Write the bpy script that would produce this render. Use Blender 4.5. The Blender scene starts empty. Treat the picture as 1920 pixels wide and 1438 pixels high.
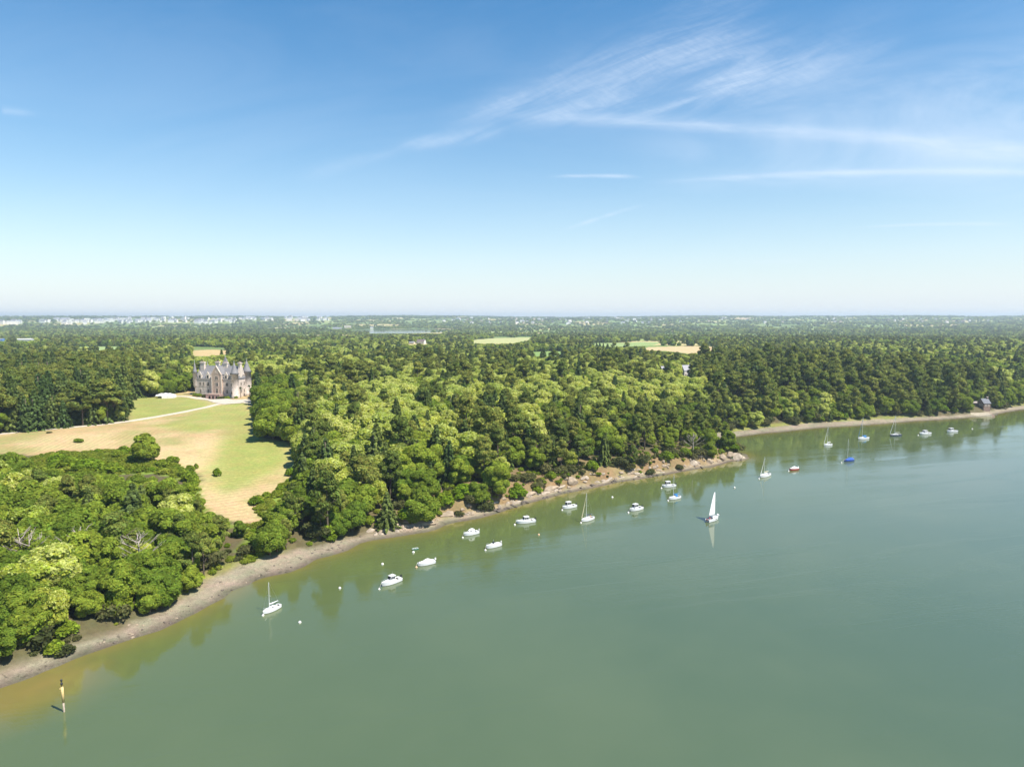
import bpy, math, random
import numpy as np
from mathutils import Vector, Matrix, Euler

R = random.Random(7)
NR = np.random.default_rng(11)
sc = bpy.context.scene
C = sc.collection

# ------------------------------------------------------------------ camera, world, sun, exposure
CAM_Z, FOC, CX, CY = 70.0, 1280.0, 960.0, 719.0
PITCH = math.atan(125.0 / FOC)
cam_d = bpy.data.cameras.new('camera'); cam_d.sensor_width = 36.0; cam_d.lens = 24.0
cam_d.clip_start = 1.0; cam_d.clip_end = 40000.0
cam = bpy.data.objects.new('camera', cam_d); C.objects.link(cam)
cam.location = (0, 0, CAM_Z); cam.rotation_euler = (math.pi / 2 - PITCH, 0, 0)
sc.camera = cam

SUN_EL, SUN_AZ = math.radians(57), math.radians(-30)      # azimuth counted from +X
sun_d = bpy.data.lights.new('sun', 'SUN'); sun_d.energy = 4.1; sun_d.angle = math.radians(0.53)
sun_d.color = (1.0, 0.95, 0.86)
sun = bpy.data.objects.new('sun', sun_d); C.objects.link(sun)
sun_dir = Vector((math.cos(SUN_EL) * math.cos(SUN_AZ), math.cos(SUN_EL) * math.sin(SUN_AZ), math.sin(SUN_EL)))
sun.rotation_euler = sun_dir.to_track_quat('Z', 'Y').to_euler()
sun.location = (200, -100, 300)

vs = sc.view_settings
vs.view_transform = 'Standard'; vs.look = 'None'; vs.gamma = 1.0; vs.use_curve_mapping = False
vs.exposure = 1.08
sc.cycles.max_bounces = 6; sc.cycles.diffuse_bounces = 4; sc.cycles.glossy_bounces = 3
sc.cycles.transmission_bounces = 3; sc.cycles.transparent_max_bounces = 8; sc.cycles.volume_bounces = 0
sc.cycles.use_denoising = True
sc.cycles.sample_clamp_indirect = 4.0

def gno(px, py):
    """photo position -> direction ratios (x/y, z/y) of the real sky direction"""
    a = (px - CX) / FOC; b = -(py - CY) / FOC
    y = math.cos(PITCH) + b * math.sin(PITCH); z = -math.sin(PITCH) + b * math.cos(PITCH)
    return a / y, z / y

world = bpy.data.worlds.new('World'); sc.world = world; world.use_nodes = True
nt = world.node_tree; nt.nodes.clear()
def N(tree, t, **kw):
    n = tree.nodes.new(t)
    for k, v in kw.items(): setattr(n, k, v)
    return n
def M(tree, op, a, b=None, c=None, clamp=False):
    n = tree.nodes.new('ShaderNodeMath'); n.operation = op; n.use_clamp = clamp
    for i, v in enumerate((a, b, c)):
        if v is None: continue
        if isinstance(v, (int, float)): n.inputs[i].default_value = v
        else: tree.links.new(v, n.inputs[i])
    return n.outputs[0]
def sstep(tree, v, lo, hi):
    n = tree.nodes.new('ShaderNodeMapRange'); n.interpolation_type = 'SMOOTHSTEP'
    n.inputs['From Min'].default_value = lo; n.inputs['From Max'].default_value = hi
    tree.links.new(v, n.inputs['Value']); return n.outputs['Result']

out = N(nt, 'ShaderNodeOutputWorld'); bg = N(nt, 'ShaderNodeBackground')
bg.inputs['Strength'].default_value = 0.072
sky = N(nt, 'ShaderNodeTexSky', sky_type='NISHITA')
sky.sun_disc = False; sky.sun_elevation = SUN_EL; sky.sun_rotation = math.pi / 2 - SUN_AZ
sky.altitude = 0; sky.air_density = 1.15; sky.dust_density = 0.4; sky.ozone_density = 2.2
tc = N(nt, 'ShaderNodeTexCoord'); sp = N(nt, 'ShaderNodeSeparateXYZ'); nt.links.new(tc.outputs['Generated'], sp.inputs[0])
ysafe = M(nt, 'MAXIMUM', sp.outputs['Y'], 0.05)
gx = M(nt, 'DIVIDE', sp.outputs['X'], ysafe); gz = M(nt, 'DIVIDE', sp.outputs['Z'], ysafe)
front = sstep(nt, sp.outputs['Y'], 0.25, 0.5)
def cnoise(rot, sx, sz, detail, lo, hi, dist=0.6, off=0.0):
    cb = N(nt, 'ShaderNodeCombineXYZ'); nt.links.new(gx, cb.inputs[0]); nt.links.new(gz, cb.inputs[1]); cb.inputs[2].default_value = off
    r = N(nt, 'ShaderNodeVectorRotate', rotation_type='Z_AXIS'); r.inputs['Angle'].default_value = rot
    nt.links.new(cb.outputs[0], r.inputs['Vector'])
    mp = N(nt, 'ShaderNodeMapping'); mp.inputs['Scale'].default_value = (sx, sz, 1); nt.links.new(r.outputs[0], mp.inputs['Vector'])
    nz = N(nt, 'ShaderNodeTexNoise'); nz.inputs['Scale'].default_value = 1.0; nz.inputs['Detail'].default_value = detail
    nz.inputs['Roughness'].default_value = 0.62; nz.inputs['Distortion'].default_value = dist
    nt.links.new(mp.outputs[0], nz.inputs['Vector'])
    return sstep(nt, nz.outputs[0], lo, hi)
fib_a = cnoise(math.radians(-20), 5, 34, 7, 0.28, 0.74)
fib_b = cnoise(math.radians(26), 26, 120, 7, 0.30, 0.72, 1.6, 3.0)
soft = cnoise(math.radians(-6), 2.2, 9, 5, 0.33, 0.75, 0.8, 7.0)
fine = cnoise(math.radians(2), 9, 60, 5, 0.3, 0.7, 0.4, 5.0)
fibs = M(nt, 'MULTIPLY', fib_a, M(nt, 'MULTIPLY_ADD', fib_b, 0.35, 0.65))
def streak(pts, w0, w1, amp, tex, f0=0.12, f1=0.12, base=0.25):
    """pts: three photo points of a curved cloud band; w: half widths in photo px at both ends"""
    g = [gno(*p) for p in pts]
    A = np.array([[1, p[0], p[0] ** 2] for p in g]); q = np.linalg.solve(A, np.array([p[1] for p in g]))
    x0, x1 = g[0][0], g[2][0]; L = x1 - x0
    mid = M(nt, 'MULTIPLY_ADD', M(nt, 'MULTIPLY_ADD', gx, float(q[2]), float(q[1])), gx, float(q[0]))
    t = M(nt, 'DIVIDE', M(nt, 'SUBTRACT', gx, x0), L)
    w = M(nt, 'MAXIMUM', M(nt, 'MULTIPLY_ADD', t, (w1 - w0) / FOC, w0 / FOC), 0.8 / FOC)
    b = M(nt, 'DIVIDE', M(nt, 'SUBTRACT', gz, mid), w)
    prof = M(nt, 'EXPONENT', M(nt, 'MULTIPLY', M(nt, 'MULTIPLY', b, b), -1.0))
    fade = M(nt, 'MULTIPLY', sstep(nt, t, 0.0, f0), sstep(nt, t, 1.0, 1.0 - f1))
    v = M(nt, 'MULTIPLY', M(nt, 'MULTIPLY', prof, fade), M(nt, 'MULTIPLY_ADD', tex, 1.0 - base, base))
    return M(nt, 'MULTIPLY', v, amp)
bands = [
    streak([(800, 235), (1120, 145), (1480, 10)], 16, 80, 0.42, fibs, 0.25, 0.25, 0.10),
    streak([(930, 215), (1200, 185), (1560, 60)], 14, 60, 0.36, fibs, 0.2, 0.3, 0.10),
    streak([(1150, 225), (1400, 160), (1750, 70)], 10, 70, 0.36, fibs, 0.2, 0.4, 0.12),
    streak([(860, 215), (1300, 234), (1990, 300)], 7, 20, 0.36, fine, 0.3, 0.06, 0.35),
    streak([(1250, 215), (1600, 195), (2200, 60)], 20, 150, 0.27, soft, 0.3, 0.3, 0.2),
    streak([(1100, 270), (1500, 285), (2200, 300)], 20, 90, 0.27, soft, 0.3, 0.3, 0.2),
    streak([(1010, 333), (1110, 330), (1215, 333)], 2.5, 3.5, 0.34, fine, 0.3, 0.3, 0.2),
    streak([(1190, 346), (1560, 325), (2050, 326)], 4, 8, 0.33, fine, 0.3, 0.08, 0.5),
    streak([(1180, 350), (1420, 335), (1700, 320)], 18, 14, 0.18, fine, 0.4, 0.4, 0.3),
    streak([(1560, 430), (1740, 421), (1915, 421)], 2, 4, 0.22, fine, 0.4, 0.2, 0.6),
    streak([(1040, 437), (1140, 404), (1230, 376)], 4, 3, 0.26, fib_b, 0.3, 0.5, 0.1),
    streak([(730, 275), (840, 262), (960, 238)], 12, 12, 0.36, fibs, 0.3, 0.3, 0.05),
    streak([(540, 335), (660, 305), (790, 272)], 14, 9, 0.14, fibs, 0.4, 0.3, 0.1),
    streak([(1360, 493), (1450, 491), (1530, 488)], 3, 3, 0.14, fine, 0.4, 0.4, 0.4),
    streak([(0, 208), (40, 211), (80, 217)], 7, 4, 0.18, fine, 0.1, 0.6, 0.4),
    streak([(600, 515), (760, 527), (900, 540)], 3, 3, 0.10, fine, 0.4, 0.4, 0.3),
]
tot = bands[0]
for b_ in bands[1:]:
    tot = M(nt, 'SUBTRACT', M(nt, 'ADD', tot, b_), M(nt, 'MULTIPLY', tot, b_))
tot = M(nt, 'MULTIPLY', tot, front, clamp=True)
veil = M(nt, 'MULTIPLY', soft, 0.05)
tot = M(nt, 'ADD', tot, M(nt, 'MULTIPLY', veil, front), clamp=True)
hsv = N(nt, 'ShaderNodeHueSaturation'); hsv.inputs['Saturation'].default_value = 1.42; hsv.inputs['Value'].default_value = 1.0; hsv.inputs['Hue'].default_value = 0.496
nt.links.new(sky.outputs[0], hsv.inputs['Color'])
mx = N(nt, 'ShaderNodeMixRGB'); mx.inputs['Color2'].default_value = (6.3, 6.9, 7.8, 1)
elev = M(nt, 'ARCSINE', M(nt, 'MAXIMUM', sp.outputs['Z'], 0.0))
low = M(nt, 'MULTIPLY', M(nt, 'EXPONENT', M(nt, 'MULTIPLY', elev, -6.5)), 0.78)
hz = N(nt, 'ShaderNodeMixRGB'); hz.inputs['Color2'].default_value = (5.5, 6.35, 7.5, 1)
nt.links.new(low, hz.inputs['Fac']); nt.links.new(hsv.outputs[0], hz.inputs['Color1'])
nt.links.new(tot, mx.inputs['Fac']); nt.links.new(hz.outputs[0], mx.inputs['Color1'])
nt.links.new(mx.outputs[0], bg.inputs['Color']); nt.links.new(bg.outputs[0], out.inputs['Surface'])

# ------------------------------------------------------------------ helpers
def tag(o, label=None, cat=None, group=None, kind=None):
    if label: o['label'] = label
    if cat: o['category'] = cat
    if group: o['group'] = group
    if kind: o['kind'] = kind
    return o
def empty(name, loc, rz=0.0):
    o = bpy.data.objects.new(name, None); C.objects.link(o)
    o.location = loc; o.rotation_euler = (0, 0, rz); o.empty_display_size = 0.5
    return o
def link(name, mesh, parent=None, loc=(0, 0, 0), rz=0.0):
    o = bpy.data.objects.new(name, mesh); C.objects.link(o); o.location = loc; o.rotation_euler = (0, 0, rz)
    if parent: o.parent = parent
    return o
def copy_tree(o, parent=None):
    c = o.copy(); C.objects.link(c)
    if parent: c.parent = parent
    for ch in list(o.children): copy_tree(ch, c)
    return c
def mesh_np(name, V, F, mats, smooth=False, mi=None):
    me = bpy.data.meshes.new(name)
    V = np.asarray(V, dtype=np.float32); F = np.asarray(F, dtype=np.int32)
    k = F.shape[1]
    me.vertices.add(len(V)); me.vertices.foreach_set('co', V.ravel())
    me.loops.add(F.size); me.loops.foreach_set('vertex_index', F.ravel())
    me.polygons.add(len(F)); me.polygons.foreach_set('loop_start', np.arange(0, F.size, k, dtype=np.int32))
    for m in mats: me.materials.append(m)
    if mi is not None: me.polygons.foreach_set('material_index', np.asarray(mi, dtype=np.int32))
    me.polygons.foreach_set('use_smooth', np.full(len(F), smooth, dtype=bool))
    me.update(calc_edges=True)
    return me
def col_attr(me, name, cols):
    a = me.color_attributes.new(name, 'FLOAT_COLOR', 'POINT')
    c = np.ones((len(me.vertices), 4), dtype=np.float32); c[:, :cols.shape[1]] = cols
    a.data.foreach_set('color', c.ravel())

class MB:
    """collects primitive shapes, builds one mesh"""
    def __init__(s): s.v = []; s.f = []
    def add(s, vs_, fs_):
        o = len(s.v); s.v += [tuple(v) for v in vs_]; s.f += [tuple(i + o for i in f) for f in fs_]; return s
    def box(s, x0, y0, z0, x1, y1, z1):
        return s.add([(x0, y0, z0), (x1, y0, z0), (x1, y1, z0), (x0, y1, z0), (x0, y0, z1), (x1, y0, z1), (x1, y1, z1), (x0, y1, z1)],
                     [(3, 2, 1, 0), (4, 5, 6, 7), (0, 1, 5, 4), (1, 2, 6, 5), (2, 3, 7, 6), (3, 0, 4, 7)])
    def hexa(s, p):   # 8 points, bottom ring then top ring
        return s.add(p, [(3, 2, 1, 0), (4, 5, 6, 7), (0, 1, 5, 4), (1, 2, 6, 5), (2, 3, 7, 6), (3, 0, 4, 7)])
    def tube(s, pts, rad, n=6, cap=True):
        pts = [Vector(p) for p in pts]
        if isinstance(rad, (int, float)): rad = [rad] * len(pts)
        vs_ = []; fs_ = []
        for i, p in enumerate(pts):
            d = (pts[min(i + 1, len(pts) - 1)] - pts[max(i - 1, 0)]).normalized()
            a = d.orthogonal().normalized() if abs(d.z) < 0.99 else Vector((1, 0, 0))
            b = d.cross(a).normalized(); a = b.cross(d).normalized()
            for k in range(n):
                t = 2 * math.pi * k / n
                vs_.append(p + (a * math.cos(t) + b * math.sin(t)) * rad[i])
        for i in range(len(pts) - 1):
            for k in range(n):
                fs_.append((i * n + k, i * n + (k + 1) % n, (i + 1) * n + (k + 1) % n, (i + 1) * n + k))
        if cap: fs_.append(tuple(reversed(range(n)))); fs_.append(tuple(range((len(pts) - 1) * n, len(pts) * n)))
        return s.add(vs_, fs_)
    def lathe(s, prof, c=(0, 0, 0), n=12):
        vs_ = []; fs_ = []
        for r, z in prof:
            for k in range(n):
                t = 2 * math.pi * k / n; vs_.append((c[0] + r * math.cos(t), c[1] + r * math.sin(t), c[2] + z))
        for i in range(len(prof) - 1):
            for k in range(n):
                fs_.append((i * n + k, i * n + (k + 1) % n, (i + 1) * n + (k + 1) % n, (i + 1) * n + k))
        fs_.append(tuple(reversed(range(n)))); fs_.append(tuple(range((len(prof) - 1) * n, len(prof) * n)))
        return s.add(vs_, fs_)
    def mesh(s, name, m, smooth=False):
        me = bpy.data.meshes.new(name); me.from_pydata(s.v, [], s.f); me.materials.append(m)
        if smooth: me.polygons.foreach_set('use_smooth', [True] * len(me.polygons))
        me.update(); return me
    def build(s, name, m, parent=None, smooth=False, loc=(0, 0, 0), rz=0.0):
        return link(name, s.mesh(name, m, smooth), parent, loc, rz)

def mat(name, col, rough=0.7, spec=0.3, nscale=3.0, namt=0.25, bump=0.0, metal=0.0, col2=None, coord='Object'):
    m = bpy.data.materials.new(name); m.use_nodes = True; t = m.node_tree
    b = t.nodes['Principled BSDF']; b.inputs['Roughness'].default_value = rough
    b.inputs['Specular IOR Level'].default_value = spec; b.inputs['Metallic'].default_value = metal
    tcn = N(t, 'ShaderNodeTexCoord'); nz = N(t, 'ShaderNodeTexNoise'); nz.inputs['Scale'].default_value = nscale; nz.inputs['Detail'].default_value = 6
    t.links.new(tcn.outputs[coord], nz.inputs['Vector'])
    r = N(t, 'ShaderNodeValToRGB'); c2 = col2 or tuple(max(0, c * (1 - namt)) for c in col)
    r.color_ramp.elements[0].position = 0.3; r.color_ramp.elements[1].position = 0.7
    r.color_ramp.elements[0].color = (*c2, 1); r.color_ramp.elements[1].color = (*(min(1, c * (1 + namt * 0.4)) for c in col), 1)
    t.links.new(nz.outputs[0], r.inputs[0]); t.links.new(r.outputs[0], b.inputs['Base Color'])
    if bump:
        bp = N(t, 'ShaderNodeBump'); bp.inputs['Distance'].default_value = bump; bp.inputs['Strength'].default_value = 0.8
        t.links.new(nz.outputs[0], bp.inputs['Height']); t.links.new(bp.outputs[0], b.inputs['Normal'])
    return m

# --- numpy value noise
_LAT = np.random.default_rng(5).random((256, 256))
def vnoise(x, y, s, off=0.0):
    x = np.asarray(x, float) / s + 113.3 + off * 7.1; y = np.asarray(y, float) / s + 57.7 + off * 3.7
    xi = np.floor(x).astype(int); yi = np.floor(y).astype(int); fx = x - xi; fy = y - yi
    fx = fx * fx * (3 - 2 * fx); fy = fy * fy * (3 - 2 * fy)
    g = lambda a, b: _LAT[a & 255, b & 255]
    return (g(xi, yi) * (1 - fx) + g(xi + 1, yi) * fx) * (1 - fy) + (g(xi, yi + 1) * (1 - fx) + g(xi + 1, yi + 1) * fx) * fy
def fbm(x, y, s, n=4, off=0.0):
    t = 0; a = 0.5; w = 0
    for k in range(n): t = t + a * vnoise(x, y, s / 2 ** k, off + k); w += a; a *= 0.55
    return t / w

def at(px, py, z=0.0):
    gx_, gz_ = gno(px, py)
    y = (z - CAM_Z) / gz_
    return gx_ * y, y
def proj(x, y, z):
    x, y, z = np.asarray(x, float), np.asarray(y, float), np.asarray(z, float) - CAM_Z
    dep = y * math.cos(PITCH) - z * math.sin(PITCH); up = y * math.sin(PITCH) + z * math.cos(PITCH)
    return CX + FOC * x / dep, CY - FOC * up / dep
def in_poly(px, py, poly):
    px = np.asarray(px, float); py = np.asarray(py, float); r = np.zeros(px.shape, bool); n = len(poly)
    for i in range(n):
        x1, y1 = poly[i]; x2, y2 = poly[(i + 1) % n]
        if y1 == y2: continue
        c = ((y1 > py) != (y2 > py)) & (px < (x2 - x1) * (py - y1) / (y2 - y1) + x1); r ^= c
    return r

# ------------------------------------------------------------------ shoreline and relief
# photo position of the waterline, beach width (m), bank height (m), hillside length (m)
SHORE = [(-600, 1560, 6, 1.5, 80), (-300, 1420, 6, 1.5, 80), (-100, 1330, 6, 1.5, 80), (0, 1288, 5, 1.5, 80), (60, 1268, 4.5, 1.5, 80), (110, 1248, 4.5, 1.5, 80), (170, 1222, 4.5, 1.5, 80),
         (240, 1200, 5, 1.5, 85), (300, 1180, 5.5, 1.5, 90), (350, 1157, 6, 1.4, 100), (380, 1141, 7, 1.2, 110), (400, 1131, 8, 1.2, 120), (421, 1122, 9, 1, 130), (435, 1108, 9, 1, 130),
         (460, 1100, 10, 1, 130), (480, 1086, 10, 1, 130), (513, 1078, 11, 1, 130), (535, 1073, 12, 1, 120), (563, 1063, 11, 1, 110), (588, 1048, 9, 1.2, 100), (621, 1041, 8, 1.4, 90), (653, 1032, 6.5, 1.5, 80),
         (671, 1020, 5, 1.8, 70), (696, 1013, 4.5, 2, 60), (760, 1003, 4.5, 2.6, 50), (807, 996, 4.5, 3, 46), (847, 980, 4.5, 3, 44), (900, 971, 4.5, 3, 42), (935, 961, 4, 3, 42), (963, 952, 4, 3, 42),
         (1010, 938, 4, 3.2, 42), (1057, 926, 4, 3.2, 42), (1100, 917, 3.5, 3, 45), (1150, 906, 3.5, 3, 45), (1200, 898, 3.5, 3, 45), (1240, 892, 3.5, 3, 45), (1277, 885, 3.5, 3, 45), (1307, 879, 3, 3, 40),
         (1334, 876, 3, 3, 40), (1350, 871.5, 3, 3, 40), (1371, 865, 3, 2.6, 40), (1390, 864, 2.5, 2, 40), (1404, 860, 2, 2, 40), (1400, 853, 2, 2, 40), (1384, 847, 3, 2.2, 40), (1355, 841, 4, 2, 45),
         (1318, 837, 5, 1.5, 60), (1306, 829, 6, 1.5, 60), (1325, 824, 10, 1, 60), (1380, 819, 10, 0.8, 60), (1464, 810, 11, 0.8, 60), (1549, 801.5, 12, 0.8, 60), (1633, 797, 11, 0.8, 60), (1717, 790, 9, 1, 60),
         (1802, 784.7, 8, 1.4, 60), (1858, 780, 8, 2, 60), (1886, 773, 7, 1.5, 60), (1920, 768, 9, 1, 60), (2050, 752, 9, 1, 60), (2300, 735, 9, 1, 60), (2600, 722, 9, 1, 60)]
SW = np.array([at(a, b) for a, b, *_ in SHORE]); SP = np.array([s[2:] for s in SHORE], float)
SXY = np.vstack([[(-2600, -180)], SW, [(2200, 1500), (12000, 5000)]])
SPR = np.vstack([SP[:1], SP, SP[-1:], SP[-1:]])
LAND = [tuple(p) for p in SXY] + [(12000, 20000), (-12000, 20000), (-12000, -180)]
def shore_dist(x, y):
    x = np.asarray(x, float).ravel(); y = np.asarray(y, float).ravel()
    best = np.full(x.shape, 1e18)
    for i in range(len(SXY) - 1):
        ax, ay = SXY[i]; bx, by = SXY[i + 1]; dx, dy = bx - ax, by - ay
        t = np.clip(((x - ax) * dx + (y - ay) * dy) / (dx * dx + dy * dy), 0, 1)
        best = np.minimum(best, (x - ax - t * dx) ** 2 + (y - ay - t * dy) ** 2)
    d = np.sqrt(best); inside = in_poly(x, y, LAND)
    wsum = np.zeros(x.shape); par = np.zeros((len(x), 3))
    for p, q in zip(SXY[1:-2], SPR[1:-2]):
        w = 1.0 / (((x - p[0]) ** 2 + (y - p[1]) ** 2) + 16.0) ** 1.5; wsum += w; par += w[:, None] * q
    return np.where(inside, d, -d), par / wsum[:, None]
PAD = (-193.5, 450.0)
LAKE = (-530.0, 3440.0, 200.0, 470.0)
def far_base(D):
    return np.interp(D, [0, 650, 1000, 1500, 2200, 2900, 3900, 4600, 5600, 6600, 7600, 8600, 9600, 20000], [18, 18, 17, 14, 7, 3, 4, 14, 34, 50, 60, 66, 68, 70])
def relief(x, y):
    shp = np.shape(x); x = np.asarray(x, float).ravel(); y = np.asarray(y, float).ravel()
    d, par = shore_dist(x, y); bw, hb, L = par.T
    d = d + (fbm(x, y, 9, 3, 4) - 0.5) * np.clip(bw * 0.35, 0, 3) * np.exp(-np.abs(d) / 14)
    D = np.hypot(x, y); P = far_base(D)
    zb = 0.075 * bw + 0.35
    z = np.where(d < 0, np.maximum(d * 0.10, -2.5), np.clip(d / np.maximum(bw, .1), 0, 1) * zb)
    k = np.clip((d - bw) / 4.5, 0, 1); z = z + hb * (k * k * (3 - 2 * k))
    e = np.maximum(d - bw, 0); z = z + np.maximum(P - zb - hb, 0.5) * (1 - np.exp(-e / L)) * (d > 0)
    amp = np.interp(D, [0, 700, 2500, 5000, 7000, 9000], [1.0, 2.0, 3.0, 12, 20, 24]) * np.clip(e / 60, 0, 1)
    z = z + amp * (0.5 * fbm(x, y, 420, 3, 9) + 0.8 * fbm(x, y, 1700, 3, 12) - 0.65) * 2 * np.clip((D - 500) / 500, 0, 1)
    z = z + (fbm(x, y, 38, 3, 2) - 0.5) * 1.6 * np.clip(e / 25, 0, 1) * np.clip((900 - D) / 300, 0, 1)
    z = z - 2.4 * np.exp(-((x - PAD[0]) ** 2 + (y - PAD[1]) ** 2) / 150.0)
    lx, ly, la, lb = LAKE; q = np.sqrt(((x - lx) / la) ** 2 + ((y - ly) / lb) ** 2)
    kk = np.clip((q - 1.0) / 0.5, 0, 1); z = np.where((q < 1.5), np.minimum(z, -2 + (np.maximum(z, 0) + 2) * kk), z)
    z = np.where((d > 1) & (q > 1.5) & (D > 700), np.maximum(z, 1.0), z)
    return z.reshape(shp), d.reshape(shp), par
def ground_at(px, py, it=40):
    z = 8.0
    for _ in range(it):
        x, y = at(px, py, z); zz = float(relief(np.array([x]), np.array([y]))[0][0]); z = z * 0.5 + zz * 0.5
    return x, y, zz
def gz_of(x, y): return float(relief(np.array([x]), np.array([y]))[0][0])

# photo outlines of the open ground
MEADOW = [(-260, 838), (0, 815), (120, 803), (238, 792), (243, 748), (290, 744), (330, 738), (365, 732), (470, 738), (476, 752), (478, 770), (482, 800), (495, 822), (545, 830), (556, 860), (548, 895), (505, 930),
          (482, 955), (492, 980), (440, 981), (395, 962), (379, 938), (371, 893), (330, 868), (300, 862), (252, 862), (245, 846), (200, 842), (100, 850), (60, 853), (0, 850), (-260, 880)]
LAWN = [(236, 792), (243, 744), (292, 744), (345, 744), (385, 752), (402, 758), (380, 768), (330, 776)]
GREENS = [[(400, 762), (470, 752), (478, 790), (482, 806), (545, 832), (552, 860), (520, 885), (470, 905), (430, 920), (392, 916), (386, 900), (400, 860), (430, 800), (450, 775), (385, 790), (350, 790)],
          [(380, 768), (470, 752), (478, 785), (440, 795), (370, 812), (330, 805), (290, 798)]]
SCRUBS = [[(55, 858), (100, 851), (200, 843), (246, 848), (262, 862), (330, 870), (368, 893), (376, 938), (392, 962), (436, 982), (410, 1000), (385, 985), (360, 950), (345, 905), (300, 888), (220, 890), (120, 900), (80, 880)],
          [(482, 930), (505, 930), (548, 895), (560, 905), (545, 940), (520, 985), (500, 985), (480, 957)],
          [(440, 984), (500, 984), (515, 1000), (512, 1028), (485, 1045), (455, 1050), (450, 1035), (462, 1010)]]
# far fields: outline, colour
FIELDS = [([(128, 656), (140, 651), (190, 649.5), (240, 651), (236, 655), (180, 657)], (0.26, 0.33, 0.13)), ([(357, 666), (360, 657), (400, 655.5), (440, 658), (432, 664), (380, 669)], (0.46, 0.33, 0.17)),
          ([(882, 644), (890, 637), (930, 634), (1000, 632.5), (988, 638), (960, 644)], (0.38, 0.37, 0.17)), ([(984, 667), (992, 660), (1040, 658.5), (1074, 659.5), (1070, 667), (1030, 670)], (0.19, 0.27, 0.085)),
          ([(1080, 648), (1120, 644), (1200, 641.5), (1240, 642), (1225, 648), (1150, 651)], (0.25, 0.31, 0.12)), ([(1200, 657), (1215, 651), (1290, 649), (1343, 650.5), (1338, 660), (1290, 663), (1250, 658)], (0.48, 0.35, 0.20)),
          ([(1376, 599), (1384, 596.5), (1412, 596), (1402, 599)], (0.48, 0.33, 0.22)), ([(120, 612), (128, 609.5), (148, 609.5), (158, 612)], (0.35, 0.38, 0.16)),
          ([(1062, 606), (1068, 603.6), (1093, 603.4), (1099, 606)], (0.45, 0.34, 0.22))]

def axis(lo, hi, step, far_lo, far_hi, g):
    a = list(np.arange(lo, hi + .01, step)); s = step; p = lo; l = []
    while p > far_lo: s *= g; p -= s; l.append(p)
    s = step; p = hi; r = []
    while p < far_hi: s *= g; p += s; r.append(p)
    return np.array(l[::-1] + a + r)
xs = axis(-330, 420, 2.4, -9400, 9400, 1.045); ys = axis(70, 560, 2.2, -190, 9600, 1.022)
GX, GY = np.meshgrid(xs, ys); GZ, GD, GPAR = relief(GX, GY)
nx_, ny_ = len(xs), len(ys)
PX, PY = proj(GX, np.maximum(GY, 40), GZ)
D_ = np.hypot(GX, GY)
n1 = fbm(GX, GY, 14, 4, 1); n2 = fbm(GX, GY, 45, 4, 3); n3 = fbm(GX, GY, 5, 3, 6)
col = np.zeros((ny_, nx_, 3))
bw = GPAR[:, 0].reshape(GX.shape); Lh = GPAR[:, 2].reshape(GX.shape); hbk = GPAR[:, 1].reshape(GX.shape)
wood = np.array([0.098, 0.082, 0.044]); dry = np.array([0.215, 0.148, 0.080]); grassg = np.array([0.155, 0.185, 0.05])
col[:] = wood
bank = np.clip(1 - (GD - bw) / 26, 0, 1) * np.clip((hbk - 1.9) / 0.8, 0, 1)
col = col + (dry * (0.75 + 0.5 * n3[..., None]) - col) * np.clip(bank * 1.6 - 0.25 + (n1 - .5), 0, 1)[..., None]
verge = np.clip(1 - np.abs(GD - bw - 1.4) / 2.6, 0, 1) * np.clip((1.3 - hbk) / 0.3, 0, 1)
col = col + (np.array([0.20, 0.20, 0.055]) - col) * np.clip(verge * 1.3, 0, 1)[..., None]
for sp_ in SCRUBS:
    m_ = in_poly(PX, PY, sp_) & (GY > 70); col[m_] = (np.array([0.15, 0.20, 0.035]) * (0.7 + 0.6 * n1[..., None]))[m_]
wob = (n1 - .5) * 14; wob2 = (n2 - .5) * 12
mead = in_poly(PX + wob * .35, PY + wob2 * .25, MEADOW) & (GY > 100) & (D_ < 620)
straw = np.array([0.43, 0.315, 0.175]) * (0.80 + 0.3 * n2[..., None] + 0.16 * n1[..., None])
mgreen = np.array([0.262, 0.265, 0.080]) * (0.82 + 0.36 * n1[..., None])
n4 = fbm(GX, GY, 28, 5, 14); patch = np.clip((n4 - .50) * 7, 0, 1)[..., None]
straw = straw + (np.array([0.33, 0.235, 0.115]) - straw) * patch * .75; patch2 = np.clip((fbm(GX, GY, 22, 4, 17) - .57) * 8, 0, 1)[..., None]
straw = straw + (np.array([0.25, 0.235, 0.085]) - straw) * patch2 * .6
col = np.where(mead[..., None], straw, col)
gmask = np.zeros(GX.shape)
for g_ in GREENS: gmask = np.maximum(gmask, in_poly(PX + wob, PY + wob2 * .6, g_) * 1.0)
gmask = np.maximum(gmask, in_poly(PX + wob * .3, PY, LAWN) * 1.1)
def blur(a, k):
    for _ in range(k):
        a = (a + np.roll(a, 1, 0) + np.roll(a, -1, 0) + np.roll(a, 1, 1) + np.roll(a, -1, 1)) / 5
    return a
gm = np.clip(blur(gmask, 4), 0, 1) * mead * np.clip(0.55 + 0.9 * n2, 0, 1)
col = col + (mgreen - col) * gm[..., None]
beach = np.clip((bw + 1.0 - GD + (n3 - .5) * 3) / 2.0, 0, 1)
mudc = np.array([0.25, 0.208, 0.16]) * (0.72 + 0.55 * fbm(GX, GY, 7, 4, 8)[..., None])
rockc = np.array([0.33, 0.265, 0.195]) * (0.8 + 0.4 * n3[..., None])
bc = mudc + (rockc - mudc) * (np.clip((hbk - 2.2) / 0.6, 0, 1) * np.clip(GD / np.maximum(bw, .1) * 1.3 - .3, 0, 1))[..., None]
wet = np.clip(1.25 - GD / 2.8, 0, 1)[..., None]
bc = bc * (1 - 0.55 * wet)
col = col + (bc - col) * beach[..., None]
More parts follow.
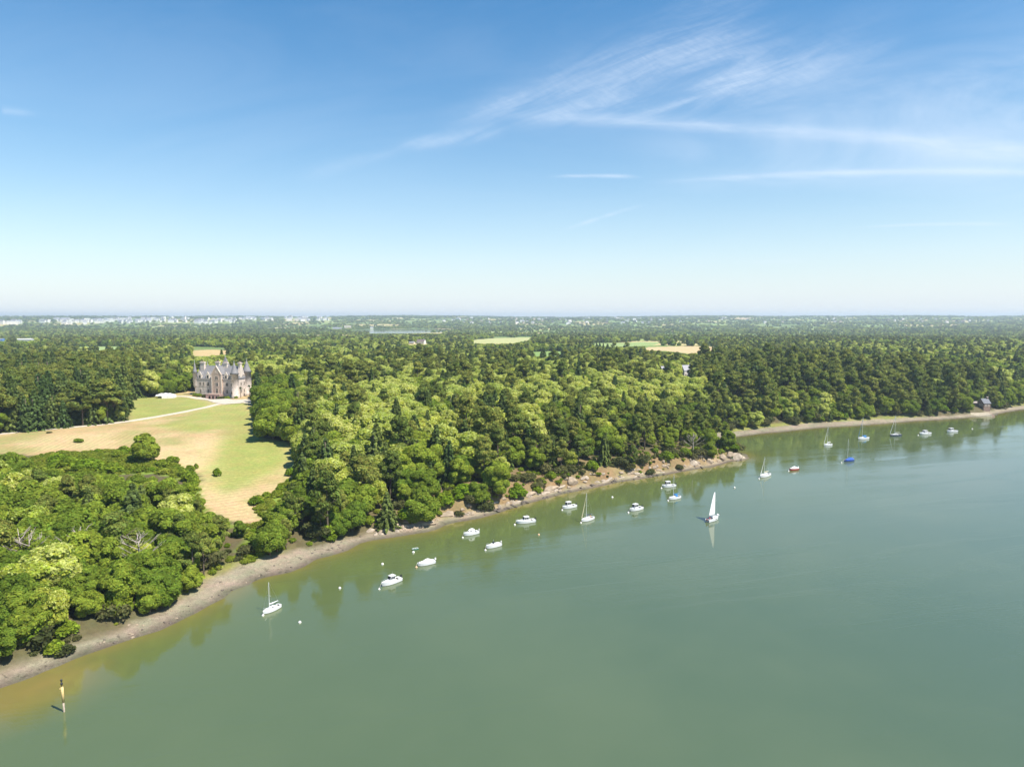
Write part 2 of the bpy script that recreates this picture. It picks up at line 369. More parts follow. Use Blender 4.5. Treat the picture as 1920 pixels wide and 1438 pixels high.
# farmland far away: patchwork of pasture, stubble and copse floor
fc = np.array([[0.16, 0.22, 0.06], [0.20, 0.27, 0.075], [0.28, 0.32, 0.10], [0.44, 0.36, 0.17], [0.14, 0.19, 0.055]])
cu = np.floor((GX + 60 * (n2 - .5)) / 230).astype(int); cv = np.floor((GY + 90 * (n1 - .5)) / 330).astype(int)
FARM = ((cu * 7349 + cv * 9151) % 97 + ((cu * cv) % 5) * 13) % 97 / 97.0
fi = np.minimum((FARM * 5).astype(int), 4)
kfar = np.clip((D_ - 800) / 250, 0, 1)[..., None]
col = col + (fc[fi] - col) * kfar
for pl, c_ in FIELDS:
    m_ = in_poly(PX, PY, pl) & (D_ > 650) & (GY > 100); col[m_] = (np.array(c_) * (0.9 + 0.2 * n1[..., None]))[m_]
msk = np.zeros((ny_, nx_, 3)); msk[..., 0] = mead * (1 - 0.45 * gm); msk[..., 1] = beach; msk[..., 2] = np.clip((D_ - 700) / 300, 0, 1)
idx = np.arange(nx_ * ny_).reshape(ny_, nx_)
gf = np.stack([idx[:-1, :-1], idx[:-1, 1:], idx[1:, 1:], idx[1:, :-1]], -1).reshape(-1, 4)

gm_ = bpy.data.materials.new('ground'); gm_.use_nodes = True; t = gm_.node_tree; b = t.nodes['Principled BSDF']
b.inputs['Roughness'].default_value = 0.95; b.inputs['Specular IOR Level'].default_value = 0.1
ca = N(t, 'ShaderNodeVertexColor', layer_name='tint'); cm = N(t, 'ShaderNodeVertexColor', layer_name='zone')
sm = N(t, 'ShaderNodeSeparateColor'); t.links.new(cm.outputs[0], sm.inputs[0])
geo = N(t, 'ShaderNodeNewGeometry')
def tnoise(scale, detail=6, rough=0.6, vec=None, dist=0.0):
    n = N(t, 'ShaderNodeTexNoise'); n.inputs['Scale'].default_value = scale; n.inputs['Detail'].default_value = detail; n.inputs['Roughness'].default_value = rough
    n.inputs['Distortion'].default_value = dist
    t.links.new(vec or geo.outputs['Position'], n.inputs['Vector']); return n.outputs[0]
def twave(rot, scale, dist):
    r = N(t, 'ShaderNodeVectorRotate', rotation_type='Z_AXIS'); r.inputs['Angle'].default_value = rot; t.links.new(geo.outputs['Position'], r.inputs['Vector'])
    w = N(t, 'ShaderNodeTexWave'); w.inputs['Scale'].default_value = scale; w.inputs['Distortion'].default_value = dist; w.inputs['Detail'].default_value = 2; w.inputs['Detail Scale'].default_value = 0.15
    t.links.new(r.outputs[0], w.inputs['Vector']); return w.outputs['Fac']
na = tnoise(0.9); nb = tnoise(0.16); nf = tnoise(4.0, 4)
v = M(t, 'MULTIPLY_ADD', na, 0.9, 0.55)
w1 = twave(math.radians(58), 0.12, 9.0); w2 = twave(math.radians(-12), 0.13, 9.0)
big = sstep(t, tnoise(0.012, 2), 0.45, 0.55)
stripe = M(t, 'ADD', M(t, 'MULTIPLY', w1, big), M(t, 'MULTIPLY', w2, M(t, 'SUBTRACT', 1.0, big)))
sv = M(t, 'MULTIPLY_ADD', M(t, 'MULTIPLY', M(t, 'SUBTRACT', stripe, 0.5), sm.outputs[0]), 0.15, 1.0)
v = M(t, 'MULTIPLY', v, sv)
pebble = M(t, 'MULTIPLY_ADD', M(t, 'MULTIPLY', M(t, 'SUBTRACT', nf, 0.5), sm.outputs[1]), 1.3, 1.0)
v = M(t, 'MULTIPLY', v, pebble)
weed = sstep(t, tnoise(0.45, 7, .7, None, 0.8), .56, .66)
v = M(t, 'MULTIPLY', v, M(t, 'SUBTRACT', 1.0, M(t, 'MULTIPLY', M(t, 'MULTIPLY', weed, sm.outputs[1]), 0.55)))
vm = N(t, 'ShaderNodeVectorMath', operation='SCALE'); t.links.new(ca.outputs[0], vm.inputs[0]); t.links.new(v, vm.inputs['Scale'])
dryg = N(t, 'ShaderNodeMixRGB', blend_type='MULTIPLY'); dryg.inputs['Fac'].default_value = 0.6
rr = N(t, 'ShaderNodeValToRGB'); rr.color_ramp.elements[0].color = (0.8, 1.0, 0.75, 1); rr.color_ramp.elements[1].color = (1.12, 0.98, 0.95, 1)
rr.color_ramp.elements[0].position = .35; rr.color_ramp.elements[1].position = .65
t.links.new(nb, rr.inputs[0]); t.links.new(vm.outputs[0], dryg.inputs['Color1']); t.links.new(rr.outputs[0], dryg.inputs['Color2'])
t.links.new(dryg.outputs[0], b.inputs['Base Color'])
bp = N(t, 'ShaderNodeBump'); bp.inputs['Distance'].default_value = 0.25; bp.inputs['Strength'].default_value = 0.7
t.links.new(M(t, 'ADD', na, M(t, 'MULTIPLY', nf, 0.4)), bp.inputs['Height']); t.links.new(bp.outputs[0], b.inputs['Normal'])
gme = mesh_np('ground', np.stack([GX, GY, GZ], -1).reshape(-1, 3), gf, [gm_], True)
col_attr(gme, 'tint', col.reshape(-1, 3)); col_attr(gme, 'zone', msk.reshape(-1, 3))
tag(link('ground', gme), 'wooded river bank with parched meadow and farmland to the horizon', kind='structure')

# ------------------------------------------------------------------ water
wx = axis(-300, 560, 5, -9400, 9400, 1.12); wy = axis(50, 560, 5, -190, 9600, 1.10)
wx = np.unique(np.clip(wx, -9600, 9600)); wy = np.unique(np.clip(wy, -250, 9800)); WX, WY = np.meshgrid(wx, wy); wd, _p = shore_dist(WX, WY); wd = -wd.reshape(WX.shape)
wpx, wpy = proj(WX, np.maximum(WY, 30), WX * 0)
bar = in_poly(wpx + (fbm(WX, WY, 20, 3) - .5) * 40, wpy + (fbm(WX, WY, 16, 3, 2) - .5) * 22, [(-500, 1560), (-200, 1410), (0, 1345), (75, 1330), (150, 1300), (200, 1262), (150, 1225), (0, 1280), (-400, 1440)]) * 1.0
bar2 = in_poly(wpx, wpy, [(260, 1215), (330, 1172), (352, 1166), (362, 1178), (330, 1190)]) * 0.45
shal = np.clip(np.maximum(blur(np.maximum(bar, bar2), 2), 0.75 * np.exp(-np.maximum(wd, 0) / 3.5) * (wd > -20)), 0, 1)
wm = bpy.data.materials.new('river_water'); wm.use_nodes = True; t = wm.node_tree; b = t.nodes['Principled BSDF']
b.inputs['Roughness'].default_value = 0.05; b.inputs['IOR'].default_value = 1.56
geo = N(t, 'ShaderNodeNewGeometry'); ca = N(t, 'ShaderNodeVertexColor', layer_name='shallow')
lo = tnoise(0.012, 4); md = tnoise(0.05, 4, dist=1.0)
deep = N(t, 'ShaderNodeMixRGB'); deep.inputs['Color1'].default_value = (0.064, 0.096, 0.051, 1); deep.inputs['Color2'].default_value = (0.080, 0.111, 0.058, 1)
t.links.new(sstep(t, lo, .35, .65), deep.inputs['Fac'])
mixc = N(t, 'ShaderNodeMixRGB'); mixc.inputs['Color2'].default_value = (0.20, 0.15, 0.045, 1)
sc_ = N(t, 'ShaderNodeSeparateColor'); t.links.new(ca.outputs[0], sc_.inputs[0])
t.links.new(M(t, 'MULTIPLY', sc_.outputs[0], M(t, 'MULTIPLY_ADD', md, 0.8, 0.5), clamp=True), mixc.inputs['Fac'])
reflection_tint = N(t, 'ShaderNodeMixRGB'); reflection_tint.inputs['Color2'].default_value = (0.092, 0.116, 0.032, 1); t.links.new(deep.outputs[0], reflection_tint.inputs['Color1']); t.links.new(sc_.outputs[1], reflection_tint.inputs['Fac'])  # olive painted in towards the bank, standing for the trees' reflection
t.links.new(reflection_tint.outputs[0], mixc.inputs['Color1']); t.links.new(mixc.outputs[0], b.inputs['Base Color'])
mpw = N(t, 'ShaderNodeMapping'); mpw.inputs['Rotation'].default_value = (0, 0, math.radians(-38)); mpw.inputs['Scale'].default_value = (1, 2.2, 1); t.links.new(geo.outputs['Position'], mpw.inputs['Vector'])
r1 = tnoise(0.55, 3, .5, mpw.outputs[0]); r2 = tnoise(2.2, 2, .5, mpw.outputs[0]); mpl = N(t, 'ShaderNodeMapping'); mpl.inputs['Scale'].default_value = (0.35, 1.5, 1); t.links.new(mpw.outputs[0], mpl.inputs['Vector'])
pat = sstep(t, tnoise(0.022, 7, .62, mpl.outputs[0], 1.0), .47, .62)
t.links.new(M(t, 'MULTIPLY_ADD', pat, 0.05, 0.035), b.inputs['Roughness'])
hgt = M(t, 'MULTIPLY', M(t, 'ADD', M(t, 'MULTIPLY', r1, 0.020), M(t, 'MULTIPLY', r2, 0.006)), M(t, 'MULTIPLY_ADD', pat, 1.3, 0.45))
bp = N(t, 'ShaderNodeBump'); bp.inputs['Distance'].default_value = 1.0; bp.inputs['Strength'].default_value = 1.0
t.links.new(hgt, bp.inputs['Height']); t.links.new(bp.outputs[0], b.inputs['Normal'])
wi = np.arange(len(wx) * len(wy)).reshape(len(wy), len(wx))
wf = np.stack([wi[:-1, :-1], wi[:-1, 1:], wi[1:, 1:], wi[1:, :-1]], -1).reshape(-1, 4)
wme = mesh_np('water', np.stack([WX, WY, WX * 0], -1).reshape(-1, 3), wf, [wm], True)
col_attr(wme, 'shallow', np.stack([shal, np.exp(-np.maximum(wd, 0) / 42), shal], -1).reshape(-1, 3))  # green channel: strength of the painted tree reflection, fading from the bank
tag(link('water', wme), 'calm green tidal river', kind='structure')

# ------------------------------------------------------------------ haze
hm = bpy.data.materials.new('haze_air'); hm.use_nodes = True; t = hm.node_tree; t.nodes.clear()
ho = N(t, 'ShaderNodeOutputMaterial'); pv = N(t, 'ShaderNodeVolumePrincipled')
pv.inputs['Color'].default_value = (0.76, 0.90, 1.0, 1); pv.inputs['Density'].default_value = 0.000105; pv.inputs['Anisotropy'].default_value = 0.2
t.links.new(pv.outputs[0], ho.inputs['Volume'])
try: hm.cycles.homogeneous_volume = True
except Exception: pass
HAZE = MB().box(-9900, -400, -4.2, 9900, 10200, 112)
tag(HAZE.build('haze', hm), 'thin blue air over the far country', kind='stuff')

# ------------------------------------------------------------------ trees: prototypes
def leaf_mat(name, dark, light, trans=0.48, attr=True):
    m = bpy.data.materials.new(name); m.use_nodes = True; t = m.node_tree; t.nodes.clear()
    o = N(t, 'ShaderNodeOutputMaterial'); di = N(t, 'ShaderNodeBsdfDiffuse'); tr = N(t, 'ShaderNodeBsdfTranslucent'); mxs = N(t, 'ShaderNodeMixShader')
    oi = N(t, 'ShaderNodeObjectInfo'); r = N(t, 'ShaderNodeValToRGB')
    r.color_ramp.elements[0].color = (*dark, 1); r.color_ramp.elements[1].color = (*light, 1)
    t.links.new(oi.outputs['Random'], r.inputs[0])
    a = N(t, 'ShaderNodeVertexColor', layer_name='leaf')
    mu = N(t, 'ShaderNodeMixRGB', blend_type='MULTIPLY'); mu.inputs['Fac'].default_value = 1.0
    t.links.new(r.outputs[0], mu.inputs['Color1']); t.links.new(a.outputs[0], mu.inputs['Color2'])
    t.links.new(mu.outputs[0], di.inputs['Color']); t.links.new(mu.outputs[0], tr.inputs['Color'])
    mxs.inputs[0].default_value = trans
    t.links.new(di.outputs[0], mxs.inputs[1]); t.links.new(tr.outputs[0], mxs.inputs[2]); t.links.new(mxs.outputs[0], o.inputs['Surface'])
    return m
LM = {
    'oak': leaf_mat('oak_leaves', (0.14, 0.215, 0.028), (0.275, 0.34, 0.044)),
    'chestnut': leaf_mat('chestnut_leaves', (0.285, 0.355, 0.046), (0.38, 0.42, 0.066)),
    'pine': leaf_mat('pine_needles', (0.12, 0.17, 0.036), (0.225, 0.255, 0.056), 0.28),
    'fir': leaf_mat('fir_needles', (0.088, 0.142, 0.04), (0.175, 0.215, 0.052), 0.28),
    'dull': leaf_mat('dull_shrub_leaves', (.085, .105, .036), (.155, .160, .060)),
    'fern': leaf_mat('fern_leaves', (.190, .260, .026), (.290, .330, .048)),
    'shrub': leaf_mat('shrub_leaves', (0.16, 0.26, 0.018), (0.255, 0.33, 0.036)),
}
BARK = mat('bark', (0.16, 0.125, 0.09), 0.9, 0.1, 6, 0.45, 0.03)
DEADWOOD = mat('bleached_wood', (0.42, 0.36, 0.31), 0.9, 0.1, 5, 0.35, 0.02)

def quads(P, Nn, size, asp, g):
    """leaf clumps: irregular quads at P with normals Nn"""
    n = len(P); Nn = Nn / np.linalg.norm(Nn, axis=1, keepdims=True)
    h = g.normal(size=(n, 3)); a = np.cross(Nn, h); a /= np.linalg.norm(a, axis=1, keepdims=True) + 1e-9; b_ = np.cross(Nn, a)
    s = size * (0.6 + 0.8 * g.random(n))[:, None]
    k = lambda: (0.75 + 0.5 * g.random(n))[:, None]
    bend = Nn * (size * 0.22)
    V = np.stack([P - a * s * k() * asp - b_ * s * k() * .5 - bend * g.random((n, 1)), P + a * s * k() * asp - b_ * s * k() * .6 + bend * g.random((n, 1)),
                  P + a * s * k() * asp * .8 + b_ * s * k() * .6 - bend * g.random((n, 1)), P - a * s * k() * asp * .9 + b_ * s * k() * .5 + bend * g.random((n, 1))], 1).reshape(-1, 3)
    return V
def unit(g, n):
    v = g.normal(size=(n, 3)); return v / np.linalg.norm(v, axis=1, keepdims=True)
def finish(name, V, colr, m):
    F = np.arange(len(V)).reshape(-1, 4)
    me = mesh_np(name, V, F, [m], False); col_attr(me, 'leaf', np.repeat(colr, 4, 0)); return me
def lobes_leaves(g, lob, n, cen):
    """points on a set of ellipsoidal lobes, those buried in a neighbour thinned out"""
    c = np.array([l[0] for l in lob]); r = np.array([l[1] for l in lob])
    w = (r ** 2).mean(1); i = g.choice(len(lob), n, p=w / w.sum())
    d = unit(g, n); out_ = c[i] - cen; out_ /= np.linalg.norm(out_, axis=1, keepdims=True) + 1e-6
    d = d + out_ * .55 + np.array([0, 0, .28]); d /= np.linalg.norm(d, axis=1, keepdims=True)
    P = c[i] + d * r[i] * (0.70 + 0.50 * g.random((n, 1)))
    keep = np.ones(n, bool)
    for k in range(len(lob)):
        q = ((P - c[k]) / r[k]); ins = (np.linalg.norm(q, axis=1) < 0.72) & (i != k); keep &= ~(ins & (g.random(n) < .9))
    return P[keep], d[keep], i[keep]
def broad(seed, H, Rr, n, size, m, catkin=0.0, hole=0.0):
    g = np.random.default_rng(seed); hc = H * 0.54; rz = H * 0.46; cen = np.array([0, 0, hc * .85])
    lob = []; k = int(18 + g.random() * 10)
    for j in range(k):
        u = (j + .5) / k; th = j * 2.39996 + g.random() * .9; zz = 1 - 1.72 * u; rr_ = math.sqrt(max(0, 1 - zz * zz))
        p = np.array([rr_ * math.cos(th) * Rr * .72, rr_ * math.sin(th) * Rr * .72, hc + zz * rz * .70]) * (0.80 + .36 * g.random())
        s = Rr * (0.24 + 0.24 * g.random()); lob.append((p, np.array([s, s, s * (.75 + .25 * g.random())])))
    P, d, i = lobes_leaves(g, lob, n, cen)
    nrm = d * 0.9 + unit(g, len(P)) * 0.5 + np.array([0, 0, .25])
    V = quads(P, nrm, size, 1.0, g)
    tone = (0.78 + 0.44 * g.random(len(lob)))[i] * (0.65 + 0.7 * g.random(len(P)))
    colr = np.stack([tone * (0.9 + .25 * g.random(len(P))), tone, tone * .95], 1)
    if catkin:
        flowering = (g.random(len(lob)) < .8)[i] & (d[:, 2] > -.15) & (g.random(len(P)) < catkin)  # leaf clumps that carry creamy catkins
        colr[flowering] = np.array([1.75, 1.6, 3.4]) * (.75 + .5 * g.random((flowering.sum(), 1)))
        P2 = P[flowering] + d[flowering] * .18; V2 = quads(P2, d[flowering] * .2 + unit(g, flowering.sum()) * .9, size * .7, .45, g)
        c2 = np.array([1.85, 1.68, 3.4]) * (.75 + .5 * g.random((flowering.sum(), 1))); V = np.vstack([V, V2]); colr = np.vstack([colr, c2])
    ni = max(n // 14, 30); th = unit(g, ni); Pi = cen + np.array([0, 0, H * .07]) + th * np.array([Rr * .58, Rr * .58, rz * .62]) * (g.random((ni, 1)) ** .4)
    Vi = quads(Pi, unit(g, ni), size * 2.4, 1.0, g); V = np.vstack([V, Vi]); colr = np.vstack([colr, np.full((ni, 3), 1.0)])
    return finish('broad_crown', V, colr, m)
def pine(seed, H, Rr, n, size, m):
    g = np.random.default_rng(seed); lob = []; k = int(24 + g.random() * 9)
    for j in range(k):
        u = g.random() ** .8; z = H * (.42 + .55 * u); rad = Rr * (1.0 - .75 * max(0, (u - .35) / .65)) * (.35 + .65 * g.random()); th = j * 2.4 + g.random()
        s = Rr * (.15 + .2 * g.random()); lob.append((np.array([rad * math.cos(th), rad * math.sin(th), z]), np.array([s, s, s * .75])))
    lob.append((np.array([0, 0, H * .95]), np.array([Rr * .3, Rr * .3, H * .06])))
    P, d, i = lobes_leaves(g, lob, n, np.array([0, 0, H * .6])); nrm = d * .75 + unit(g, len(P)) * .55 + np.array([0, 0, .25])
    P = P + unit(g, len(P)) * Rr * .09 * g.random((len(P), 1)); V = quads(P, nrm, size, .5, g); tone = (.75 + .5 * g.random(len(lob)))[i] * (.65 + .7 * g.random(len(P)))
    colr = np.stack([tone * (1 + .35 * (g.random(len(P)) - .3)), tone, tone * .95], 1)
    return finish('pine_crown', V, colr, m)
def conifer(seed, H, Rr, n, size, m, droop=.35):
    g = np.random.default_rng(seed); tiers = int(13 + g.random() * 4); Ps = []; Ns = []; Tn = []
    per = n / (tiers * 8)
    for ti in range(tiers):
        u = (ti + .3 * g.random()) / tiers; z = H * (.08 + .9 * u); L = Rr * (1 - u) ** .85 * (.85 + .3 * g.random()) + .15
        nb_ = int(7 + 3 * g.random())
        for b_ in range(nb_):
            th = 2 * math.pi * (b_ + .6 * g.random()) / nb_; k = max(3, int(per * (0.35 + 1.2 * (1 - u))))
            q = g.random(k) ** .65; wv = (g.random(k) - .5) * L * .42 * (1.15 - q); lz = -droop * L * q ** 1.4 + (g.random(k) - .6) * H / tiers * .75
            rd = L * q * (.80 + .36 * g.random())
            Ps.append(np.stack([np.cos(th) * rd - np.sin(th) * wv, np.sin(th) * rd + np.cos(th) * wv, z + lz], 1))
            Ns.append(np.stack([np.cos(th) * np.full(k, .55), np.sin(th) * np.full(k, .55), np.full(k, .8)], 1)); Tn.append(np.full(k, .75 + .5 * g.random()))
    P = np.vstack(Ps); nn = np.vstack(Ns) + unit(g, len(P)) * .55; tone = np.concatenate(Tn) * (.65 + .7 * g.random(len(P)))
    V = quads(P, nn, size, .7, g); colr = np.stack([tone, tone, tone * (.8 + .5 * g.random(len(P)))], 1)
    return finish('fir_crown', V, colr, m)
def bush(seed, H, Rr, n, size, m):
    g = np.random.default_rng(seed); lob = []
    for j in range(9):
        th = j * 2.4 + g.random(); rad = Rr * .6 * math.sqrt(j / 9); s = Rr * (.35 + .22 * g.random())
        lob.append((np.array([rad * math.cos(th), rad * math.sin(th), H * (.35 + .3 * g.random()) * (1.1 - .5 * j / 9)]), np.array([s, s, min(s, H * .5)])))
    P, d, i = lobes_leaves(g, lob, n, np.array([0, 0, 0.])); V = quads(P, d * .7 + unit(g, len(P)) * .6, size, 1, g)
    tone = (.75 + .5 * g.random(len(lob)))[i] * (.7 + .6 * g.random(len(P))); colr = np.stack([tone * (.95 + .2 * g.random(len(P))), tone, tone], 1)
    return finish('bush_crown', V, colr, m)
def trunk_mesh(H, r, seed, forks=5, top=.55):
    g = random.Random(seed); m = MB(); lean = (g.uniform(-.05, .05) * H, g.uniform(-.05, .05) * H)
    pts = [(0, 0, -1.0), (lean[0] * .2, lean[1] * .2, H * .18), (lean[0] * .6, lean[1] * .6, H * .38), (lean[0], lean[1], H * top)]
    m.tube(pts, [r * 1.25, r, r * .8, r * .45], 6)
    for k in range(forks):
        a = k * 2.4 + g.random(); z0 = H * (.25 + .25 * g.random()); L = H * (.2 + .12 * g.random()); f = z0 / (H * top)
        b0 = (lean[0] * f, lean[1] * f, z0); m.tube([b0, (b0[0] + math.cos(a) * L * .5, b0[1] + math.sin(a) * L * .5, z0 + L * .45), (b0[0] + math.cos(a) * L, b0[1] + math.sin(a) * L, z0 + L * .75)], [r * .5, r * .35, r * .15], 4)
    return m.mesh('trunk', BARK, True)

SPEC = {'oak': ('oak_tree', 12.0, 5.2), 'chestnut': ('chestnut_tree', 14.0, 5.4), 'pine': ('pine_tree', 17.0, 4.3), 'fir': ('fir_tree', 19.0, 4.7), 'shrub': ('shrub', 2.2, 1.7)}
def make_protos(kind, n, size, cnt, s0):
    _, H, Rr = SPEC[kind]; L = []
    for k in range(cnt):
        sd = s0 + k * 17; h = H * (.92 + .16 * ((k * 37) % 10) / 10); rr_ = Rr * (.9 + .2 * ((k * 53) % 10) / 10)
        if kind == 'oak': me = broad(sd, h, rr_, n, size, LM['oak'])
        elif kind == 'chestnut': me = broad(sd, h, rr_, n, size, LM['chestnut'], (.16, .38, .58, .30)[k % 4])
        elif kind == 'pine': me = pine(sd, h, rr_, n, size, LM['pine'])
        elif kind == 'fir': me = conifer(sd, h, rr_, n, size, LM['fir'])
        else: me = bush(sd, h, rr_, n, size, LM['shrub' if k < 2 else 'dull'])
        L.append(me)
    return L
HI = {'oak': make_protos('oak', 12000, .33, 5, 100), 'chestnut': make_protos('chestnut', 11000, .35, 4, 200), 'pine': make_protos('pine', 7500, .36, 5, 300),
      'fir': make_protos('fir', 8000, .42, 4, 400), 'shrub': make_protos('shrub', 900, .22, 4, 500)}
FERN = [bush(540 + k, 1.7, 1.9, 700, .26, LM['fern']) for k in range(3)]
LO = {'oak': make_protos('oak', 1500, .80, 4, 600), 'chestnut': make_protos('chestnut', 1500, .80, 4, 700), 'pine': make_protos('pine', 1200, .85, 3, 800), 'fir': make_protos('fir', 1500, .85, 3, 900)}
XLO = {'oak': make_protos('oak', 320, 1.7, 3, 1600), 'chestnut': make_protos('chestnut', 320, 1.7, 2, 1700), 'pine': make_protos('pine', 280, 1.7, 2, 1800)}
TRK = {'oak': [trunk_mesh(12, .38, k) for k in range(3)], 'chestnut': [trunk_mesh(13, .40, k + 5) for k in range(3)], 'pine': [trunk_mesh(17, .30, k + 9, 5, .78) for k in range(3)],
       'fir': [trunk_mesh(20, .30, k + 14, 0, .78) for k in range(2)], 'shrub': [trunk_mesh(2.0, .08, k + 20, 3) for k in range(2)]}

# ------------------------------------------------------------------ where the trees stand
VIEW_MEADOW = [(-200, 836), (0, 814), (120, 802), (238, 790), (243, 750), (290, 745), (330, 738), (365, 738), (468, 742), (474, 760), (480, 800), (495, 822), (545, 832), (552, 860), (546, 895), (505, 930),
               (482, 957), (490, 978), (440, 976), (400, 962), (381, 938), (373, 893), (330, 872), (300, 866), (252, 866), (245, 850), (200, 846), (100, 853), (60, 855), (0, 853), (-200, 870)]
CLEAR = [(VIEW_MEADOW, 490), ([(360, 664), (470, 664), (470, 752), (360, 752)], 505), ([(288, 733), (330, 733), (330, 750), (288, 750)], 486),
         ([(1828, 742), (1860, 742), (1860, 785), (1818, 785)], 598), ([(1278, 684), (1294, 684), (1294, 708), (1278, 708)], 608),
         ([(766, 633), (802, 633), (802, 646), (766, 646)], 1370), ([(692, 618), (830, 618), (830, 625), (692, 625)], 2950),
         ([(622, 609), (662, 609), (662, 619), (622, 619)], 2560), ([(-5, 631), (12, 631), (12, 642), (-5, 642)], 1380), ([(30, 632), (66, 632), (66, 640), (30, 640)], 1480),
         ([(1240, 686), (1247, 686), (1247, 700), (1240, 700)], 600)]
for pl, c_ in FIELDS: CLEAR.append((pl, 99999))
CLEAR.append(([(40, 857), (100, 851), (200, 845), (250, 852), (262, 868), (300, 872), (335, 872), (372, 896), (372, 935), (340, 908), (300, 892), (180, 884), (90, 878)], 300))
CLEAR.append(([(243, 808), (308, 808), (308, 866), (243, 866)], 292))
CLEAR.append(([(484, 932), (505, 932), (542, 905), (540, 940), (515, 975), (495, 975)], 212))
def jgrid(x0, x1, y0, y1, s, g):
    X, Y = np.meshgrid(np.arange(x0, x1, s), np.arange(y0, y1, s)); X = X + (np.arange(X.shape[0]) % 2)[:, None] * s * .5
    X = X.ravel() + (g.random(X.size) - .5) * s * .85; Y = Y.ravel() + (g.random(Y.size) - .5) * s * .85; return X, Y
def scatter(dmin, dmax, s, g, margin=1.0):
    xm = .80 * dmax * margin + 40; X, Y = jgrid(-xm, xm, 60 if dmin < 100 else dmin * .7, dmax, s, g)
    D = np.hypot(X, Y); ok = (D >= dmin) & (D < dmax) & (np.abs(X) < .80 * Y * margin + 35); X, Y = X[ok], Y[ok]
    Z, dd, par = relief(X, Y); return X, Y, Z, dd, par
def clear_scale(x, y, z, h, r):
    """largest factor of height at which the crowns hide none of the open places"""
    n = len(x); best = np.zeros(n); todo = np.ones(n, bool)
    for f in (1.0, .8, .62, .48, .36):
        bad = np.zeros(n, bool)
        for pl, dmax in CLEAR:
            cand = todo & ~bad & (np.hypot(x, y) < dmax)
            if not cand.any(): continue
            i = np.where(cand)[0]; hit = np.zeros(len(i), bool)
            for fz in (.25, .6, 1.0):
                for fx in (-.85, 0, .85):
                    a, b_ = proj(x[i] + fx * r[i] * f, y[i], z[i] + h[i] * f * fz); hit |= in_poly(a, b_, pl)
            bad[i] |= hit
        good = todo & ~bad; best[good] = f; todo &= ~good
    return best
KIN = ['oak', 'chestnut', 'pine', 'fir']
def pick_kind(x, y, z, d, bwid, g):
    n = len(x); bx, by = proj(x, y, z); D = np.hypot(x, y); p = np.zeros((n, 4)); p[:] = (.42, .32, .17, .09)
    far_ = np.hypot(x, y) > 680; sp_ = np.where(far_, fbm(x, y, 150, 3, 21), fbm(x, y, 45, 3, 21)); sp2 = np.where(far_, fbm(x, y, 190, 3, 23), fbm(x, y, 60, 3, 23))
    near = D < 700
    C_ = near & (bx > 470) & (bx < 1320); p[C_] = (.24, .50, .19, .07)
    Rz = near & (bx >= 1320); p[Rz] = (.26, .08, .50, .16)
    Lw = near & (bx < 480) & (by > 835); p[Lw] = (.82, .10, .06, .02)
    Pk = near & (bx < 260) & (by < 835); p[Pk] = (.12, .02, .52, .34)
    Cl = near & (bx > 470) & (bx < 570) & (by > 740) & (by < 850); p[Cl] = (.92, .04, .02, .02)
    fr = near & (d < bwid + 24) & ~Lw; p[fr] = (.62, .05, .28, .05)
    fr2 = near & (d < bwid + 30) & (bx > 900) & (bx < 1400); p[fr2] = (.42, .10, .45, .03)
    p[:, 1] *= np.where(sp_ > .54, 2.6, .45); p[:, 2] *= np.where(sp2 > .53, 2.0, .6); p[:, 3] *= np.where(sp2 < .45, 1.9, .6)
    p /= p.sum(1, keepdims=True); c = p.cumsum(1); return (g.random((n, 1)) > c).sum(1).clip(0, 3), bx, by, D
EXCL = []   # discs kept free of trees: x, y, radius
def excl(px, py, r): x, y, z = ground_at(px, py); EXCL.append((x, y, r)); return x, y, z
CHX, CHY, CHZ = ground_at(366, 741)
ch_rot = math.radians(-13)
cc = (CHX + 16 * math.cos(ch_rot) + 8 * .22, CHY + 16 * math.sin(ch_rot) + 8 * .97); EXCL.append((*cc, 25))
TENT = excl(311, 746, 9); BOATH = excl(1844, 770, 13); HOUSE2 = excl(1286, 706, 11)
FARB = []
for (bx_, by_, w2, hpx, rad) in ((1287, 707, 9, 25, 9), (1243, 702, 5, 16, 5), (790, 645, 13, 10, 14), (772, 645, 9, 6, 11), (2, 641, 9, 9, 13), (48, 640, 18, 7, 24), (632, 618, 16, 8, 32), (652, 616, 14, 9, 28), (697, 617, 6, 8, 14)):
    x_, y_, z_ = ground_at(bx_, by_); FARB.append((x_, y_, rad)); EXCL.append((x_, y_, rad))
    CLEAR.append(([(bx_ - w2, by_ - hpx), (bx_ + w2, by_ - hpx), (bx_ + w2, by_ - 1), (bx_ - w2, by_ - 1)], math.hypot(x_, y_) + 4))
gt = np.random.default_rng(77)
X, Y, Z, DD, PAR = scatter(60, 700, 5.5, gt)
bwid = PAR[:, 0]; hb_ = PAR[:, 1]
KI, BX, BY, DR = pick_kind(X, Y, Z, DD, bwid, gt)
ok = DD > bwid + 0.4
rocky = (hb_ > 2.3) & (DD < bwid + 17) & (BX > 690) & (BX < 1420); ok &= ~(rocky & (gt.random(len(X)) < .42 + .4 * (DD < bwid + 6)))
ok &= ~in_poly(BX, BY, MEADOW)
for s_ in SCRUBS: ok &= ~in_poly(BX, BY, s_)
for pl, c_ in FIELDS: ok &= ~in_poly(BX, BY, pl)
ok &= ~((BX > 1372) & (BX < 1425) & (BY > 836))
for ex, ey, er in EXCL: ok &= np.hypot(X - ex, Y - ey) > er
X, Y, Z, DD, KI, BX, BY, DR, bwid, hb_ = (a[ok] for a in (X, Y, Z, DD, KI, BX, BY, DR, bwid, hb_))
H0 = np.array([SPEC[k][1] for k in KIN])[KI]; R0 = np.array([SPEC[k][2] for k in KIN])[KI]
